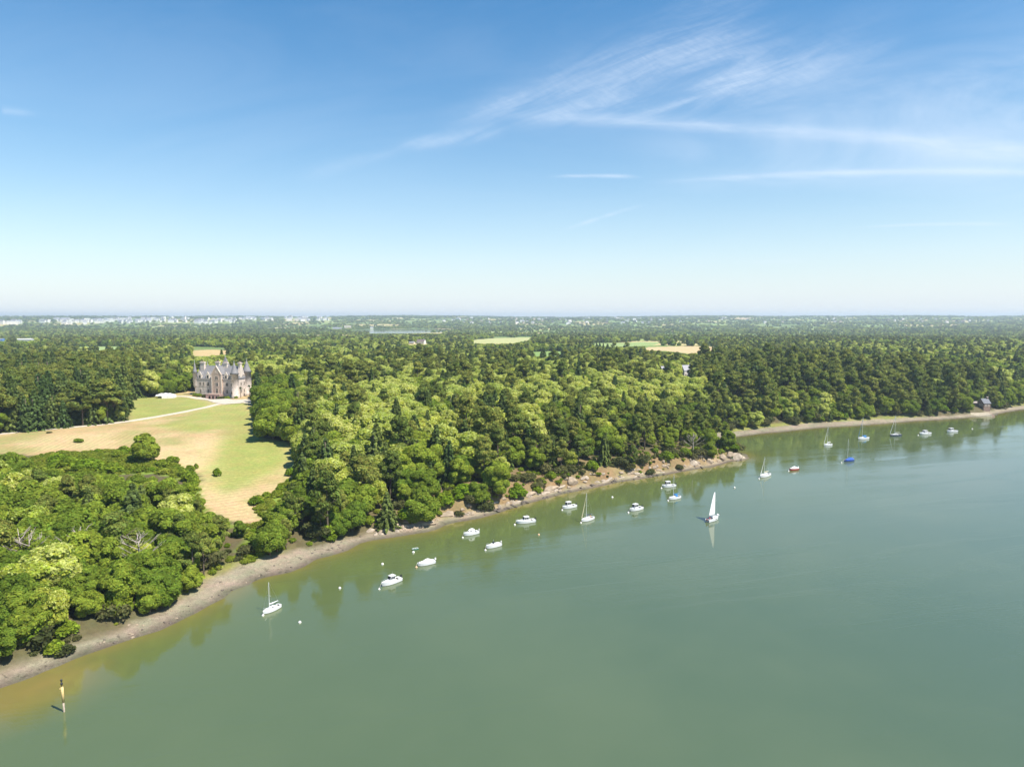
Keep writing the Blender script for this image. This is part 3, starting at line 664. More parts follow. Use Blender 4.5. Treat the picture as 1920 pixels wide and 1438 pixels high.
S = .62 + .56 * gt.random(len(X)) ** .8; S *= np.where((BX < 480) & (BY > 835), .86, 1.0); S *= np.where((DD < bwid + 16), .82, 1.0)
S *= np.where((BX < 260) & (BY < 835) & (KI >= 2), 1.18, 1.0); S *= np.where((BX > 1150) & (BX < 1420) & (DD < 45), .74, 1.0)
S *= np.where((BX > 560) & (BX <= 1300) & (KI == 2) & (gt.random(len(X)) < .22), 1.3, 1.0)
S *= np.where((BX > 1300) & (KI >= 2), .85 + .55 * gt.random(len(X)), 1.0)
Wd = .9 + .25 * gt.random(len(X))
f = clear_scale(X, Y, Z, H0 * S, R0 * S * Wd); ok = f > 0
S = S * f; sel = np.where(ok & (S * H0 > 3.2))[0]
sel = sel[np.argsort(-(S[sel] * H0[sel] / DR[sel]))]

LANDMARKS = [((508, 1146), 'the bare-masted cove sloop'), ((731, 1094), 'the cruiser nearest the cove'), ((797, 1058), 'the covered motorboat'), ((881, 1002), 'the round-canopied motorboat'),
             ((984, 980), 'the largest cruiser'), ((1066, 952), 'the motorboat under the rocks'), ((1100, 975), 'the cream-sailed sloop'), ((1253, 912), 'the high pilothouse boat'),
             ((1400, 858), 'the bare rock tip'), ((1551, 835), 'the small far sloop'), ((1617, 823), 'the blue-sailed boat'), ((1678, 818), 'the dark-hulled sailing boat'),
             ((1733, 814), 'the dark-windowed motorboat'), ((1784, 810), 'the boathouse motorboat'), ((1843, 769), 'the stone boathouse'), ((119, 1332), 'the yellow channel post'), ((275, 860), 'the lone round tree'),
             ((415, 745), 'the castle'), ((310, 746), 'the white marquee'), ((1286, 700), 'the house in the wood'), ((408, 890), 'the lone small bush'), ((512, 822), 'the big spreading oak'), ((463, 1030), 'the blue tarpaulin'), ((62, 1092), 'the forked dead tree'), ((40, 1085), 'the fine-branched dead tree'), ((158, 1070), 'the broken dead treetop'), ((262, 1090), 'the thin dead trunk'), ((148, 829), 'the low meadow bush'), ((92, 812), 'the tuft by the drive'), ((195, 792), 'the broad dark park pine'), ((60, 850), 'the corner of the dry meadow'), ((1243, 700), 'the narrow white gable'), ((430, 980), 'the foot of the meadow')]
LMW = [(at(a, b, 0 if b > 770 and (a, b) not in ((275, 860), (408, 890), (512, 822), (463, 1030), (62, 1092), (40, 1085), (158, 1070), (262, 1090), (60, 850), (430, 980)) else 10), n_) for (a, b), n_ in LANDMARKS]
TW = {'oak': ('rounded oak', 'dark oak'), 'chestnut': ('creamy chestnut', 'yellow-green chestnut'), 'pine': ('dark pine', 'olive pine'), 'fir': ('dark fir', 'pale fir')}
def place_words(i):
    d = DD[i] - bwid[i]
    if BX[i] < 260 and BY[i] < 835 and DR[i] < 520: base, grp = 'in the park', 'park trees beside the drive'
    elif BX[i] < 480 and BY[i] > 835: base, grp = ('above the mud beach' if d < 14 else 'below the dry meadow'), 'trees between the meadow and the beach'
    elif d < 16: base, grp = 'on the river edge', 'trees along the river edge'
    elif BX[i] < 1320: base, grp = 'in the mixed wood', 'trees of the wood on the point'
    else: base, grp = 'in the far pine wood', 'trees of the wood on the far bank'
    if DR[i] > 480: base = 'far back ' + base
    j = min(range(len(LMW)), key=lambda k: (LMW[k][0][0] - X[i]) ** 2 + (LMW[k][0][1] - Y[i]) ** 2)
    size = 'towering ' if S[i] > 1.2 else ('tall ' if S[i] > 1.03 else ('small ' if S[i] < .70 else ('low ' if S[i] < .82 else '')))
    size += 'broad ' if Wd[i] > 1.08 else ('narrow ' if Wd[i] < .96 else '')
    side = 'behind ' if Y[i] > LMW[j][0][1] + 6 else ('before ' if Y[i] < LMW[j][0][1] - 6 else 'beside ')
    side = {'behind ': 'inland of ' if base != 'in the park' else 'behind ', 'before ': 'nearer than ', 'beside ': 'beside '}[side]
    return size, base + ' ' + side + LMW[j][1], grp
def near_words(x, y):
    j = min(range(len(LMW)), key=lambda k: (LMW[k][0][0] - x) ** 2 + (LMW[k][0][1] - y) ** 2)
    return ('inland of ' if y > LMW[j][0][1] + 5 else 'beside ') + LMW[j][1]
PROTO = {}
for kd in list(SPEC):
    for k, me in enumerate(HI[kd]):
        root = empty(SPEC[kd][0], (0, 0, -500)); link('trunk', TRK[kd][k % len(TRK[kd])], root); link('crown' if kd != 'shrub' else 'foliage', me, root); PROTO[(kd, k)] = [root, False]
def put_tree(kd, k, x, y, z, s, w, rz, label, cat, group=None):
    pr = PROTO[(kd, k)]
    o = pr[0] if not pr[1] else copy_tree(pr[0]); pr[1] = True
    o.location = (x, y, z - .1); a_ = .86 + .28 * R.random(); o.scale = (s * w * a_, s * w / a_, s); o.rotation_euler = (R.uniform(-.06, .06), R.uniform(-.06, .06), rz)
    tag(o, label, cat, group); return o
CAP = {'oak': 292, 'chestnut': 296, 'pine': 298, 'fir': 240}
cnt = dict.fromkeys(KIN, 0); rest = []
for i in sel:
    kd = KIN[KI[i]]
    if cnt[kd] >= CAP[kd]: rest.append(i); continue
    k = cnt[kd] % len(HI[kd]); cnt[kd] += 1
    sz_, pw, grp = place_words(i); words_ = sz_ + TW[kd][i % 2]
    if len((words_ + ' ' + pw).replace('-', ' ').split()) > 16: words_ = TW[kd][i % 2]
    if len((words_ + ' ' + pw).replace('-', ' ').split()) > 16: pw = pw.replace('far back ', '')
    put_tree(kd, k, X[i], Y[i], Z[i], S[i], Wd[i], gt.random() * 6.28, words_ + ' ' + pw, 'tree', kd + ' ' + grp)

# single trees and bushes one can point to
def spot(kd, k, px, py, s, w, label, cat, group=None, dz=0):
    x, y, z = ground_at(px, py); return put_tree(kd, k, x, y, z + dz, s, w, R.random() * 6.28, label, cat, group)
spot('oak', 0, 274, 866, .92, 1.02, 'lone round tree standing at the lower edge of the dry meadow', 'tree')
spot('oak', 2, 512, 822, 1.15, 1.15, 'big spreading oak casting its shade on the mown slope', 'tree')
spot('oak', 3, 500, 796, 1.1, 1.0, 'oak just behind the big spreading oak on the meadow edge', 'tree')
spot('shrub', 0, 407, 892, 1.35, .8, 'small dark bush alone on the mown green slope', 'bush')
spot('shrub', 1, 148, 829, .75, 1.9, 'low green bush alone in the straw-coloured meadow', 'bush')
spot('shrub', 2, 92, 812, .4, 1.6, 'tiny grass tuft bush beside the gravel drive', 'bush')
for j, (px, py, s, w) in enumerate([(232, 852, 1.6, 1.5), (224, 858, 1.3, 1.3), (356, 886, 1.35, 1.0), (345, 893, 1.2, 1.1), (368, 878, .9, .8), (357, 902, 1.5, 1.3), (362, 912, 1.3, 1.2), (355, 922, 1.3, 1.25), (352, 936, 1.2, 1.2),
                                  (325, 868, 1.2, 1.4), (305, 874, 1.3, 1.5), (500, 935, 1.1, 1.0), (480, 945, 1.2, 1.3), (545, 890, 1.2, 1.2), (130, 878, 1.8, 2.0), (165, 880, 1.6, 2.2), (210, 884, 1.5, 2.1), (110, 868, 1.6, 1.6)]):
    _x, _y, _z = ground_at(px, py); spot('shrub', j % 2, px, py, s, w, ('large' if s > 1.25 else 'small') + ' rounded shrub edging the meadow ' + near_words(_x, _y), 'bush', 'shrubs edging the meadow')
for j, (px, py, s, w) in enumerate([(836, 935, 1.9, 1.3), (922, 905, 2.5, 1.2), (923, 925, 2.6, 1.3), (908, 945, 2.2, 1.1), (970, 920, 2.7, 1.35), (942, 914, 1.2, 1.1), (885, 896, 2.3, 1.1), (1018, 885, 2.6, 1.2), (822, 966, 1.2, 1.0),
                                  (1007, 924, 1.6, 1.1), (860, 955, 1.2, 1.2), (790, 950, 1.8, 1.2), (832, 946, 1.4, 1.1), (1110, 880, 2.2, 1.2), (1165, 872, 2.5, 1.3), (1205, 868, 2.4, 1.3), (1250, 864, 2.2, 1.3), (1285, 858, 2.2, 1.2),
                                  (1310, 852, 2.3, 1.4), (1330, 850, 2.0, 1.3), (1352, 848, 1.5, 1.2), (1372, 850, 1.0, 1.0), (1275, 870, 1.4, 1.3), (1220, 882, 1.5, 1.2), (620, 1012, 1.5, 1.3), (100, 1225, 1.6, 1.2), (120, 1226, 1.4, 1.2)]):
    bright = j % 4 < 2
    spot('shrub', j % 4, px, py, s * .72, w, ('bright green' if bright else 'dull green') + ' bush on the rocky bank ' + near_words(*ground_at(px, py)[:2]), 'bush', 'bushes on the rocky bank')
for j in range(64):                                            # fringe bushes between trunks and beach
    t_ = R.random(); q = t_ * (len(SW) - 6); a = int(q) + 1; fr_ = q - int(q)
    p = SW[a] * (1 - fr_) + SW[a + 1] * fr_; dr = SW[a + 1] - SW[a]; nrm = np.array([-dr[1], dr[0]]); nrm /= np.linalg.norm(nrm) + 1e-9
    w_ = SP[a][0] + R.uniform(2.5, 7); x, y = p + nrm * w_
    zz, dd, _ = relief(np.array([x]), np.array([y]))
    if dd[0] < SP[a][0] + 1 or any(math.hypot(x - e[0], y - e[1]) < e[2] for e in EXCL[2:]): continue
    fsc = clear_scale(np.array([x]), np.array([y]), zz, np.array([4.]), np.array([2.5]))[0]
    if fsc == 0: continue
    put_tree('shrub', j % 4, x, y, float(zz[0]), R.uniform(1.0, 1.9) * fsc, R.uniform(1, 1.4), R.random() * 6.28, 'low bush under the shore trees ' + near_words(x, y), 'bush', 'bushes at the foot of the shore trees')

for j in range(60):
    q = 48 + R.random() * 8.6; a = int(q); fr_ = q - a
    p = SW[a] * (1 - fr_) + SW[a + 1] * fr_; dr = SW[a + 1] - SW[a]; nrm = np.array([-dr[1], dr[0]]); nrm /= np.linalg.norm(nrm) + 1e-9
    x, y = p + nrm * (SP[a][0] + R.uniform(1.5, 6)); zz, dd, _ = relief(np.array([x]), np.array([y]))
    if dd[0] < SP[a][0] + .8 or any(math.hypot(x - e[0], y - e[1]) < e[2] for e in EXCL[2:]): continue
    put_tree('shrub', j % 4, x, y, float(zz[0]), R.uniform(1.0, 2.3), R.uniform(1, 1.5), R.random() * 6.28, 'leafy bush at the top of the far mud bank ' + near_words(x, y), 'bush', 'bushes along the far mud bank')
for j in range(95):
    q = 24 + R.random() * 17.5; a = int(q); fr_ = q - a
    p = SW[a] * (1 - fr_) + SW[a + 1] * fr_; dr = SW[a + 1] - SW[a]; nrm = np.array([-dr[1], dr[0]]); nrm /= np.linalg.norm(nrm) + 1e-9
    x, y = p + nrm * (SP[a][0] + R.uniform(2.0, 15)); zz, dd, _ = relief(np.array([x]), np.array([y]))
    if dd[0] < SP[a][0] + 1.2: continue
    kk = R.choice([0, 1, 2, 2, 3, 3, 3])
    put_tree('shrub', kk, x, y, float(zz[0]), R.uniform(.35, 1.25), R.uniform(1, 1.5), R.random() * 6.28, ('fresh green' if kk < 2 else 'brownish green') + ' scrub bush on the dry slope ' + near_words(x, y), 'bush', 'scrub on the dry slope')

spot('pine', 1, 195, 793, 1.25, 1.9, 'broad dark pine at the end of the park trees by the drive', 'tree')
spot('chestnut', 2, 226, 789, .62, .8, 'small yellow-green chestnut beside the broad dark park pine', 'tree')
spot('fir', 1, 272, 741, 1.05, 1.5, 'big dark fir standing alone behind the marquee lawn', 'tree')
spot('oak', 1, 252, 744, .5, 1.2, 'rounded bright bush-like oak at the back of the castle lawn', 'tree')

# dead bare trees
def dead_tree(px, py, H, seed, label, z=None):
    g = random.Random(seed); x, y, zg = ground_at(px, py); root = empty('dead_tree', (x, y, zg), g.random() * 6)
    tr = MB(); tr.tube([(0, 0, -1), (.1, .1, H * .35), (.25, -.1, H * .7), (.15, .2, H)], [H * .024, H * .019, H * .012, H * .004], 6); tr.build('trunk', DEADWOOD, root, True)
    for k in range(11):
        z0 = H * (.35 + .05 * k); a = k * 2.3 + g.random(); L = H * .38 * (1.15 - z0 / H) * 1.6
        br = MB(); p1 = (math.cos(a) * L * .5, math.sin(a) * L * .5, z0 + L * .28); p2 = (math.cos(a + .2) * L, math.sin(a + .2) * L, z0 + L * .62)
        br.tube([(.15, 0, z0), p1, p2], [H * .011, H * .007, H * .003], 5)
        for q in range(4):
            aa = a + g.uniform(-1, 1); l2 = L * .45; s0 = [p1[i_] + (p2[i_] - p1[i_]) * q / 4 for i_ in range(3)]
            br.tube([s0, (s0[0] + math.cos(aa) * l2 * .6, s0[1] + math.sin(aa) * l2 * .6, s0[2] + l2 * .5), (s0[0] + math.cos(aa) * l2, s0[1] + math.sin(aa) * l2, s0[2] + l2 * .8)], [H * .005, H * .0035, H * .002], 4)
        br.build('branch', DEADWOOD, root, True)
    tag(root, label, 'tree')
dead_tree(40, 1085, 12.5, 3, 'bleached bare dead tree with many fine branches above the leafy bank')
dead_tree(62, 1092, 12.0, 5, 'pale dead tree with forked bare limbs just beside the finer dead tree')
dead_tree(262, 1090, 12.5, 8, 'thin dead trunk standing out of the leafy wood by the beach')
dead_tree(1300, 852, 10.0, 9, 'grey dead tree standing over scrub near the tip of the point')
dead_tree(158, 1070, 11.5, 12, 'broken pale dead treetop rising among the oaks by the beach')

# ------------------------------------------------------------------ the rest of the woodland: one object
def woodland(name, protos, pts, label):
    """protos: list of crown meshes; pts: rows x y z, index, scale, width, turn"""
    pc = bpy.data.collections.new(name + '_kinds')
    for k, me in enumerate(protos):
        o = bpy.data.objects.new('tree_kind_%03d' % k, me); pc.objects.link(o)
    P = np.array([p[:3] for p in pts], np.float32); me = bpy.data.meshes.new(name); me.vertices.add(len(P)); me.vertices.foreach_set('co', P.ravel())
    ia = me.attributes.new('kind_index', 'INT', 'POINT'); ia.data.foreach_set('value', np.array([p[3] for p in pts], np.int32))
    sa = me.attributes.new('size', 'FLOAT_VECTOR', 'POINT'); sa.data.foreach_set('vector', np.array([(p[4] * p[5], p[4] * p[5], p[4]) for p in pts], np.float32).ravel())
    ra = me.attributes.new('turn', 'FLOAT_VECTOR', 'POINT'); ra.data.foreach_set('vector', np.array([(0, 0, p[6]) for p in pts], np.float32).ravel())
    o = link(name, me); ng = bpy.data.node_groups.new(name, 'GeometryNodeTree')
    ng.interface.new_socket('Geometry', in_out='INPUT', socket_type='NodeSocketGeometry'); ng.interface.new_socket('Geometry', in_out='OUTPUT', socket_type='NodeSocketGeometry')
    gi = ng.nodes.new('NodeGroupInput'); go = ng.nodes.new('NodeGroupOutput'); ci = ng.nodes.new('GeometryNodeCollectionInfo'); ip = ng.nodes.new('GeometryNodeInstanceOnPoints')
    ci.inputs['Collection'].default_value = pc; ci.inputs['Separate Children'].default_value = True; ci.inputs['Reset Children'].default_value = True
    def na_(n, ty):
        a = ng.nodes.new('GeometryNodeInputNamedAttribute'); a.data_type = ty; a.inputs['Name'].default_value = n; return a.outputs['Attribute']
    ip.inputs['Pick Instance'].default_value = True
    m2p = ng.nodes.new('GeometryNodeMeshToPoints'); ng.links.new(gi.outputs[0], m2p.inputs['Mesh'])
    ng.links.new(m2p.outputs[0], ip.inputs['Points']); ng.links.new(ci.outputs[0], ip.inputs['Instance'])
    ng.links.new(na_('kind_index', 'INT'), ip.inputs['Instance Index']); ng.links.new(na_('size', 'FLOAT_VECTOR'), ip.inputs['Scale'])
    e2r = ng.nodes.new('FunctionNodeEulerToRotation'); ng.links.new(na_('turn', 'FLOAT_VECTOR'), e2r.inputs[0]); ng.links.new(e2r.outputs[0], ip.inputs['Rotation'])
    ng.links.new(ip.outputs[0], go.inputs[0]); md = o.modifiers.new('trees', 'NODES'); md.node_group = ng
    tag(o, label, kind='stuff'); return o
base_i = {}; plist = []
for kd in KIN: base_i[kd] = len(plist); plist += HI[kd]
rows = []
for i in rest:
    kd = KIN[KI[i]]; rows.append((X[i], Y[i], Z[i], base_i[kd] + int(gt.integers(len(HI[kd]))), S[i], Wd[i], gt.random() * 6.28))
woodland('woodland', plist, rows, 'the woodland that goes on behind the nearest trees')

plist = []; base_i = {}
for kd in KIN: base_i[kd] = len(plist); plist += LO[kd]
xbase = {}
for kd in XLO: xbase[kd] = len(plist); plist += XLO[kd]
rows = []
TWN = [(0, 40, 603, 606), (78, 92, 601, 604), (105, 130, 599, 603), (118, 160, 600, 607), (160, 190, 600, 604), (196, 250, 597.5, 605), (252, 300, 597, 604), (300, 352, 596.5, 604), (368, 400, 598, 606), (400, 440, 598, 604), (450, 480, 596, 599), (488, 504, 597, 600), (534, 580, 594.5, 602), (595, 620, 595, 600)]
for dmin, dmax, s_, sc_m in ((700, 1250, 8.0, .86), (1250, 2300, 11.0, .82), (2300, 4200, 17, .85), (4200, 9300, 38, .85)):
    x, y, z, d, par = scatter(dmin, dmax, s_, gt, 1.04)
    ki, bx, by, D = pick_kind(x, y, z, d, par[:, 0], gt)
    k_ = (d > par[:, 0] + 3) & (z > .6)
    lx, ly, la, lb = LAKE; k_ &= np.hypot((x - lx) / la, (y - ly) / lb) > 1.12
    for pl, c_ in FIELDS: k_ &= ~in_poly(bx, by, pl)
    if dmin > 600:
        nn_ = fbm(x, y, 240, 4, 31); cu_ = np.floor(x / 230).astype(int); cv_ = np.floor(y / 330).astype(int)
        hedge = (np.abs(x / 230 - np.round(x / 230)) < .06) | (np.abs(y / 330 - np.round(y / 330)) < .06)
        k_ &= (nn_ > np.interp(D, [700, 850, 1300, 2300, 3500, 6000], [.0, .36, .52, .53, .54, .56]) * np.where(bx > 1330, np.interp(D, [900, 2200], [.35, 1]), 1.0)) | (hedge & (gt.random(len(x)) < .8))
    for ex, ey, er in FARB: k_ &= np.hypot(x - ex, y - ey) > er
    if dmin > 4000:
        for a0, a1, b0, b1 in TWN: k_ &= ~((bx > a0 - 2) & (bx < a1 + 2) & (by > b0 - 1) & (by < b1 + 5) & (gt.random(len(x)) < .85))
    x, y, z, ki, D = x[k_], y[k_], z[k_], ki[k_], D[k_]
    h0 = np.array([SPEC[k][1] for k in KIN])[ki]; r0 = np.array([SPEC[k][2] for k in KIN])[ki]
    s = (.68 + .5 * gt.random(len(x))) * sc_m; s *= np.where((D > 1900) & (D < 3000), .75, 1.0)
    ff = clear_scale(x, y, z, h0 * s, r0 * s) if dmax < 4300 else np.ones(len(x)); s = s * ff
    for i in np.where(ff > 0)[0]:
        kd = KIN[ki[i]]
        if D[i] > 1250:
            kd = 'pine' if kd == 'fir' else kd; ix = xbase[kd] + int(gt.integers(len(XLO[kd])))
        else: ix = base_i[kd] + int(gt.integers(len(LO[kd])))
        rows.append((x[i], y[i], z[i] - .2, ix, s[i], (1.05 + .3 * gt.random()) * (1.0 if D[i] < 4200 else 1.7), gt.random() * 6.28))
woodland('far_woodland', plist, rows, 'woods and hedgerow trees spreading to the horizon')
print('trees', cnt, 'rest', len(rest), 'far', len(rows))

# bramble and fern cover
rows = []
for sp_ in SCRUBS:
    g = [ground_at(a, b)[:2] for a, b in sp_]; gx0, gx1 = min(p[0] for p in g), max(p[0] for p in g); gy0, gy1 = min(p[1] for p in g), max(p[1] for p in g)
    x, y = jgrid(gx0, gx1, gy0, gy1, 2.3, gt); z, d, par = relief(x, y); a, b = proj(x, y, z); k_ = in_poly(a, b, sp_) & (d > par[:, 0])
    for i in np.where(k_)[0]:
        rows.append((x[i], y[i], z[i] - .25, (int(gt.integers(3)) if gt.random() < .86 else 3 + int(gt.integers(2))), .35 + .35 * gt.random() + .5 * (gt.random() < .05), 1.2 + .5 * gt.random(), gt.random() * 6.28))
x, y = jgrid(-120, 150, 110, 390, 2.6, gt); z, d, par = relief(x, y); a, b = proj(x, y, z)
k_ = (d > par[:, 0] + 1.0) & (d < par[:, 0] + 22) & (gt.random(len(x)) < .55) & ~in_poly(a, b, MEADOW)
for i in np.where(k_)[0]: rows.append((x[i], y[i], z[i] - .2, int(gt.integers(7)), .22 + .4 * gt.random(), 1.1 + .4 * gt.random(), gt.random() * 6.28))
woodland('undergrowth', FERN + HI['shrub'], rows, 'bramble and fern cover on the banks and round the meadow')
print("CASTLE", CHX, CHY, CHZ)

# ------------------------------------------------------------------ drive and forecourt
GRAVEL = mat('pale_gravel', (0.50, 0.44, 0.355), 0.95, 0.1, 1.5, 0.22, 0.02)
def drape(name, polyW, step, lift, m, label):
    """a thin sheet following the ground inside an outline"""
    xs_ = [p[0] for p in polyW]; ys_ = [p[1] for p in polyW]
    gx_, gy_ = np.arange(min(xs_), max(xs_) + step, step), np.arange(min(ys_), max(ys_) + step, step)
    A, B = np.meshgrid(gx_, gy_); Zg = relief(A, B)[0] + lift; cx_, cy_ = (A[:-1, :-1] + A[1:, 1:]) / 2, (B[:-1, :-1] + B[1:, 1:]) / 2
    ins = in_poly(cx_, cy_, polyW); ii = np.arange(A.size).reshape(A.shape)
    f_ = np.stack([ii[:-1, :-1], ii[:-1, 1:], ii[1:, 1:], ii[1:, :-1]], -1)[ins]
    u, inv = np.unique(f_, return_inverse=True); V = np.stack([A, B, Zg], -1).reshape(-1, 3)[u]
    return tag(link(name, mesh_np(name, V, inv.reshape(f_.shape), [m], True)), label, kind='structure')
def ribbon(name, pts, width, m, label, lift=0.10):
    P = []
    for i in range(len(pts) - 1):
        n = max(2, int(math.dist(pts[i], pts[i + 1]) / 2.0))
        P += [(pts[i][0] + (pts[i + 1][0] - pts[i][0]) * k / n, pts[i][1] + (pts[i + 1][1] - pts[i][1]) * k / n) for k in range(n)]
    P.append(pts[-1]); P = np.array(P)
    for _ in range(6): P[1:-1] = (P[:-2] + 2 * P[1:-1] + P[2:]) / 4
    T = np.gradient(P, axis=0); T /= np.linalg.norm(T, axis=1, keepdims=True); Nn = np.stack([-T[:, 1], T[:, 0]], 1)
    rows_ = []
    for k in range(7):
        q = P + Nn * (k / 6 - .5) * (width + .5 * (fbm(P[:, 0], P[:, 1], 6) - .5)[:, None]); rows_.append(np.column_stack([q, relief(q[:, 0], q[:, 1])[0] + lift - (0.12 if k in (0, 6) else 0)]))
    n = len(P); V = np.vstack(rows_); F = [(k * n + i, (k + 1) * n + i, (k + 1) * n + i + 1, k * n + i + 1) for k in range(6) for i in range(n - 1)]
    return tag(link(name, mesh_np(name, V, F, [m], True)), label, kind='structure')
gp = lambda a, b: ground_at(a, b)[:2]
ribbon('gravel_road', [gp(*p) for p in [(-150, 828), (-60, 820), (0, 813.5), (60, 808), (120, 802), (180, 797), (238, 790), (290, 782), (340, 773), (385, 764), (412, 757), (428, 753)]], 4.6, GRAVEL, 'pale gravel road curving to the castle')
ribbon('gravel_road', [gp(*p) for p in [(312, 744), (340, 742.5), (370, 747), (400, 751), (428, 752.5), (470, 755.5), (520, 757)]], 5.0, GRAVEL, 'pale gravel track along the castle front', 0.14)
drape('gravel_forecourt', [gp(*p) for p in [(366, 745), (400, 747), (440, 750), (475, 748), (478, 752), (445, 757), (420, 758.5), (404, 756), (385, 750)]], 1.2, 0.18, GRAVEL, 'pale gravel forecourt before the castle')

# ------------------------------------------------------------------ the castle
STONE = mat('castle_stone', (0.58, 0.50, 0.43), 0.9, 0.15, 1.1, 0.35, 0.03, col2=(0.40, 0.335, 0.295))
STONE2 = mat('bay_stone', (0.50, 0.375, 0.29), 0.9, 0.15, 1.4, 0.35, 0.03, col2=(0.35, 0.265, 0.205))
DRESS = mat('dressed_stone', (0.62, 0.53, 0.44), 0.85, 0.15, 2, 0.2)
SLATE = mat('slate', (0.205, 0.195, 0.195), 0.7, 0.4, 2.5, 0.35, 0.02)
GLASS = mat('window_glass', (0.02, 0.025, 0.03), 0.12, 0.5, 3, 0.3)
DARK = mat('dark_opening', (0.03, 0.025, 0.022), 0.9, 0.1)
PINK = mat('pink_granite', (0.44, 0.29, 0.25), 0.85, 0.15, 2, 0.25)
LEAD = mat('pale_lead', (0.42, 0.45, 0.46), 0.5, 0.4)
castle = empty('castle', (CHX, CHY, CHZ), ch_rot)
tag(castle, 'grey stone castle with pointed turrets and tall chimneys above the meadow', 'castle')
W_, Dp, EV, RG = 31.0, 14.0, 11.8, 20.6
MB().box(0, 0, -4, W_, Dp, EV).box(-.15, -.15, EV - .35, W_ + .15, Dp + .15, EV + .1).build('main_wall', STONE, castle)
b_ = MB(); b_.box(-.12, -.12, -4, W_ + .12, -0.001, 1.1); b_.box(-.08, -.08, 6.0, W_ + .08, -.001, 6.3); b_.build('plinth', DRESS, castle)
MB().add([(-.4, -.4, EV + .1), (W_ + .4, -.4, EV + .1), (W_ + .4, Dp + .4, EV + .1), (-.4, Dp + .4, EV + .1), (1.6, Dp / 2, RG), (W_ - 1.6, Dp / 2, RG)], [(0, 1, 5, 4), (1, 2, 5), (2, 3, 4, 5), (3, 0, 4), (3, 2, 1, 0)]).build('roof', SLATE, castle)
MB().box(1.6, Dp / 2 - .15, RG - .05, W_ - 1.6, Dp / 2 + .15, RG + .25).build('ridge', LEAD, castle)
for gx_ in (0.1, W_ - 1.1):                                       # gable walls carrying the end chimneys
    MB().add([(gx_, 2.6, EV), (gx_ + 1, 2.6, EV), (gx_ + 1, Dp - 2.6, EV), (gx_, Dp - 2.6, EV), (gx_, Dp / 2 - 1.2, RG + .2), (gx_ + 1, Dp / 2 - 1.2, RG + .2), (gx_ + 1, Dp / 2 + 1.2, RG + .2), (gx_, Dp / 2 + 1.2, RG + .2)],
             [(3, 2, 1, 0), (4, 5, 6, 7), (0, 1, 5, 4), (1, 2, 6, 5), (2, 3, 7, 6), (3, 0, 4, 7)]).build('gable', STONE, castle)
def chimney(x, y, w, d, z0, z1):
    c = MB().box(x - w / 2, y - d / 2, z0, x + w / 2, y + d / 2, z1 - .9).build('chimney', DRESS, castle)
    MB().box(x - w / 2 - .3, y - d / 2 - .3, z1 - .9, x + w / 2 + .3, y + d / 2 + .3, z1).build('chimney_cap', DRESS, c)
    for k in (-1, 1): MB().lathe([(.28, 0), (.22, .7)], (x + k * w * .25, y, z1), 8).build('chimney_pot', PINK, c)
chimney(3.0, 5.2, 3.0, 1.6, EV, 23.6); chimney(12.2, 8.4, 2.7, 1.5, 16, 23.7); chimney(19.6, 6.6, 2.6, 1.5, 15, 23.4); chimney(W_ - .6, 6.4, 1.5, 2.0, EV, 23.5)
def window(x, y, z, w, h, nx=0, ny=-1, par=None, mull=True):
    """stone surround, glass and a mullion, on a wall facing (nx, ny)"""
    fx, fy = -ny, nx
    def P(u, d, zz): return (x + fx * u + nx * d, y + fy * u + ny * d, zz)
    def bx(m, u0, u1, d0, d1, z0, z1): m.hexa([P(u0, d0, z0), P(u1, d0, z0), P(u1, d1, z0), P(u0, d1, z0), P(u0, d0, z1), P(u1, d0, z1), P(u1, d1, z1), P(u0, d1, z1)])
    m = MB(); t_ = .28
    bx(m, -w / 2 - t_, -w / 2, -.05, .14, z - t_, z + h + t_); bx(m, w / 2, w / 2 + t_, -.05, .14, z - t_, z + h + t_)
    bx(m, -w / 2, w / 2, -.05, .18, z - t_, z); bx(m, -w / 2, w / 2, -.05, .14, z + h, z + h + t_)
    if mull: bx(m, -.07, .07, -.02, .09, z, z + h); bx(m, -w / 2, -.07, -.02, .085, z + h * .6, z + h * .6 + .13); bx(m, .07, w / 2, -.02, .085, z + h * .6, z + h * .6 + .13)
    f = m.build('window', DRESS, par or castle)
    g_ = MB(); bx(g_, -w / 2, w / 2, -.02, .03, z, z + h); g_.build('pane', GLASS, f); return f
cols = [4.4, 10.4, 24.6, 28.6]
for cx_ in cols:
    window(cx_, 0, 1.7, 1.25, 2.6); window(cx_, 0, 7.0, 1.5, 2.3)
window(6.9, 0, 7.0, 1.2, 2.3)
for cx_ in (4.4, 10.4, 24.2, 28.2):                                # dormers with steep stone gables
    d = MB().box(cx_ - 1.15, -.25, EV + .1, cx_ + 1.15, 4.0, EV + 2.7).add([(cx_ - 1.35, -.3, EV + 2.7), (cx_ + 1.35, -.3, EV + 2.7), (cx_, -.3, EV + 5.4), (cx_ - 1.35, 0.15, EV + 2.7), (cx_ + 1.35, 0.15, EV + 2.7), (cx_, 0.15, EV + 5.4)],
        [(0, 1, 2), (5, 4, 3), (0, 3, 4, 1), (1, 4, 5, 2), (2, 5, 3, 0)]).build('dormer', DRESS, castle)
    MB().add([(cx_ - 1.3, .15, EV + 2.7), (cx_ + 1.3, .15, EV + 2.7), (cx_, .15, EV + 5.0), (cx_ - 1.3, 4.5, EV + 2.7), (cx_ + 1.3, 4.5, EV + 2.7), (cx_, 5.2, EV + 5.0)], [(0, 2, 5, 3), (1, 4, 5, 2), (3, 5, 4)]).build('dormer_roof', SLATE, d)
    MB().box(cx_ - .5, -.31, EV + .6, cx_ + .5, -.2, EV + 2.5).build('pane', GLASS, d)
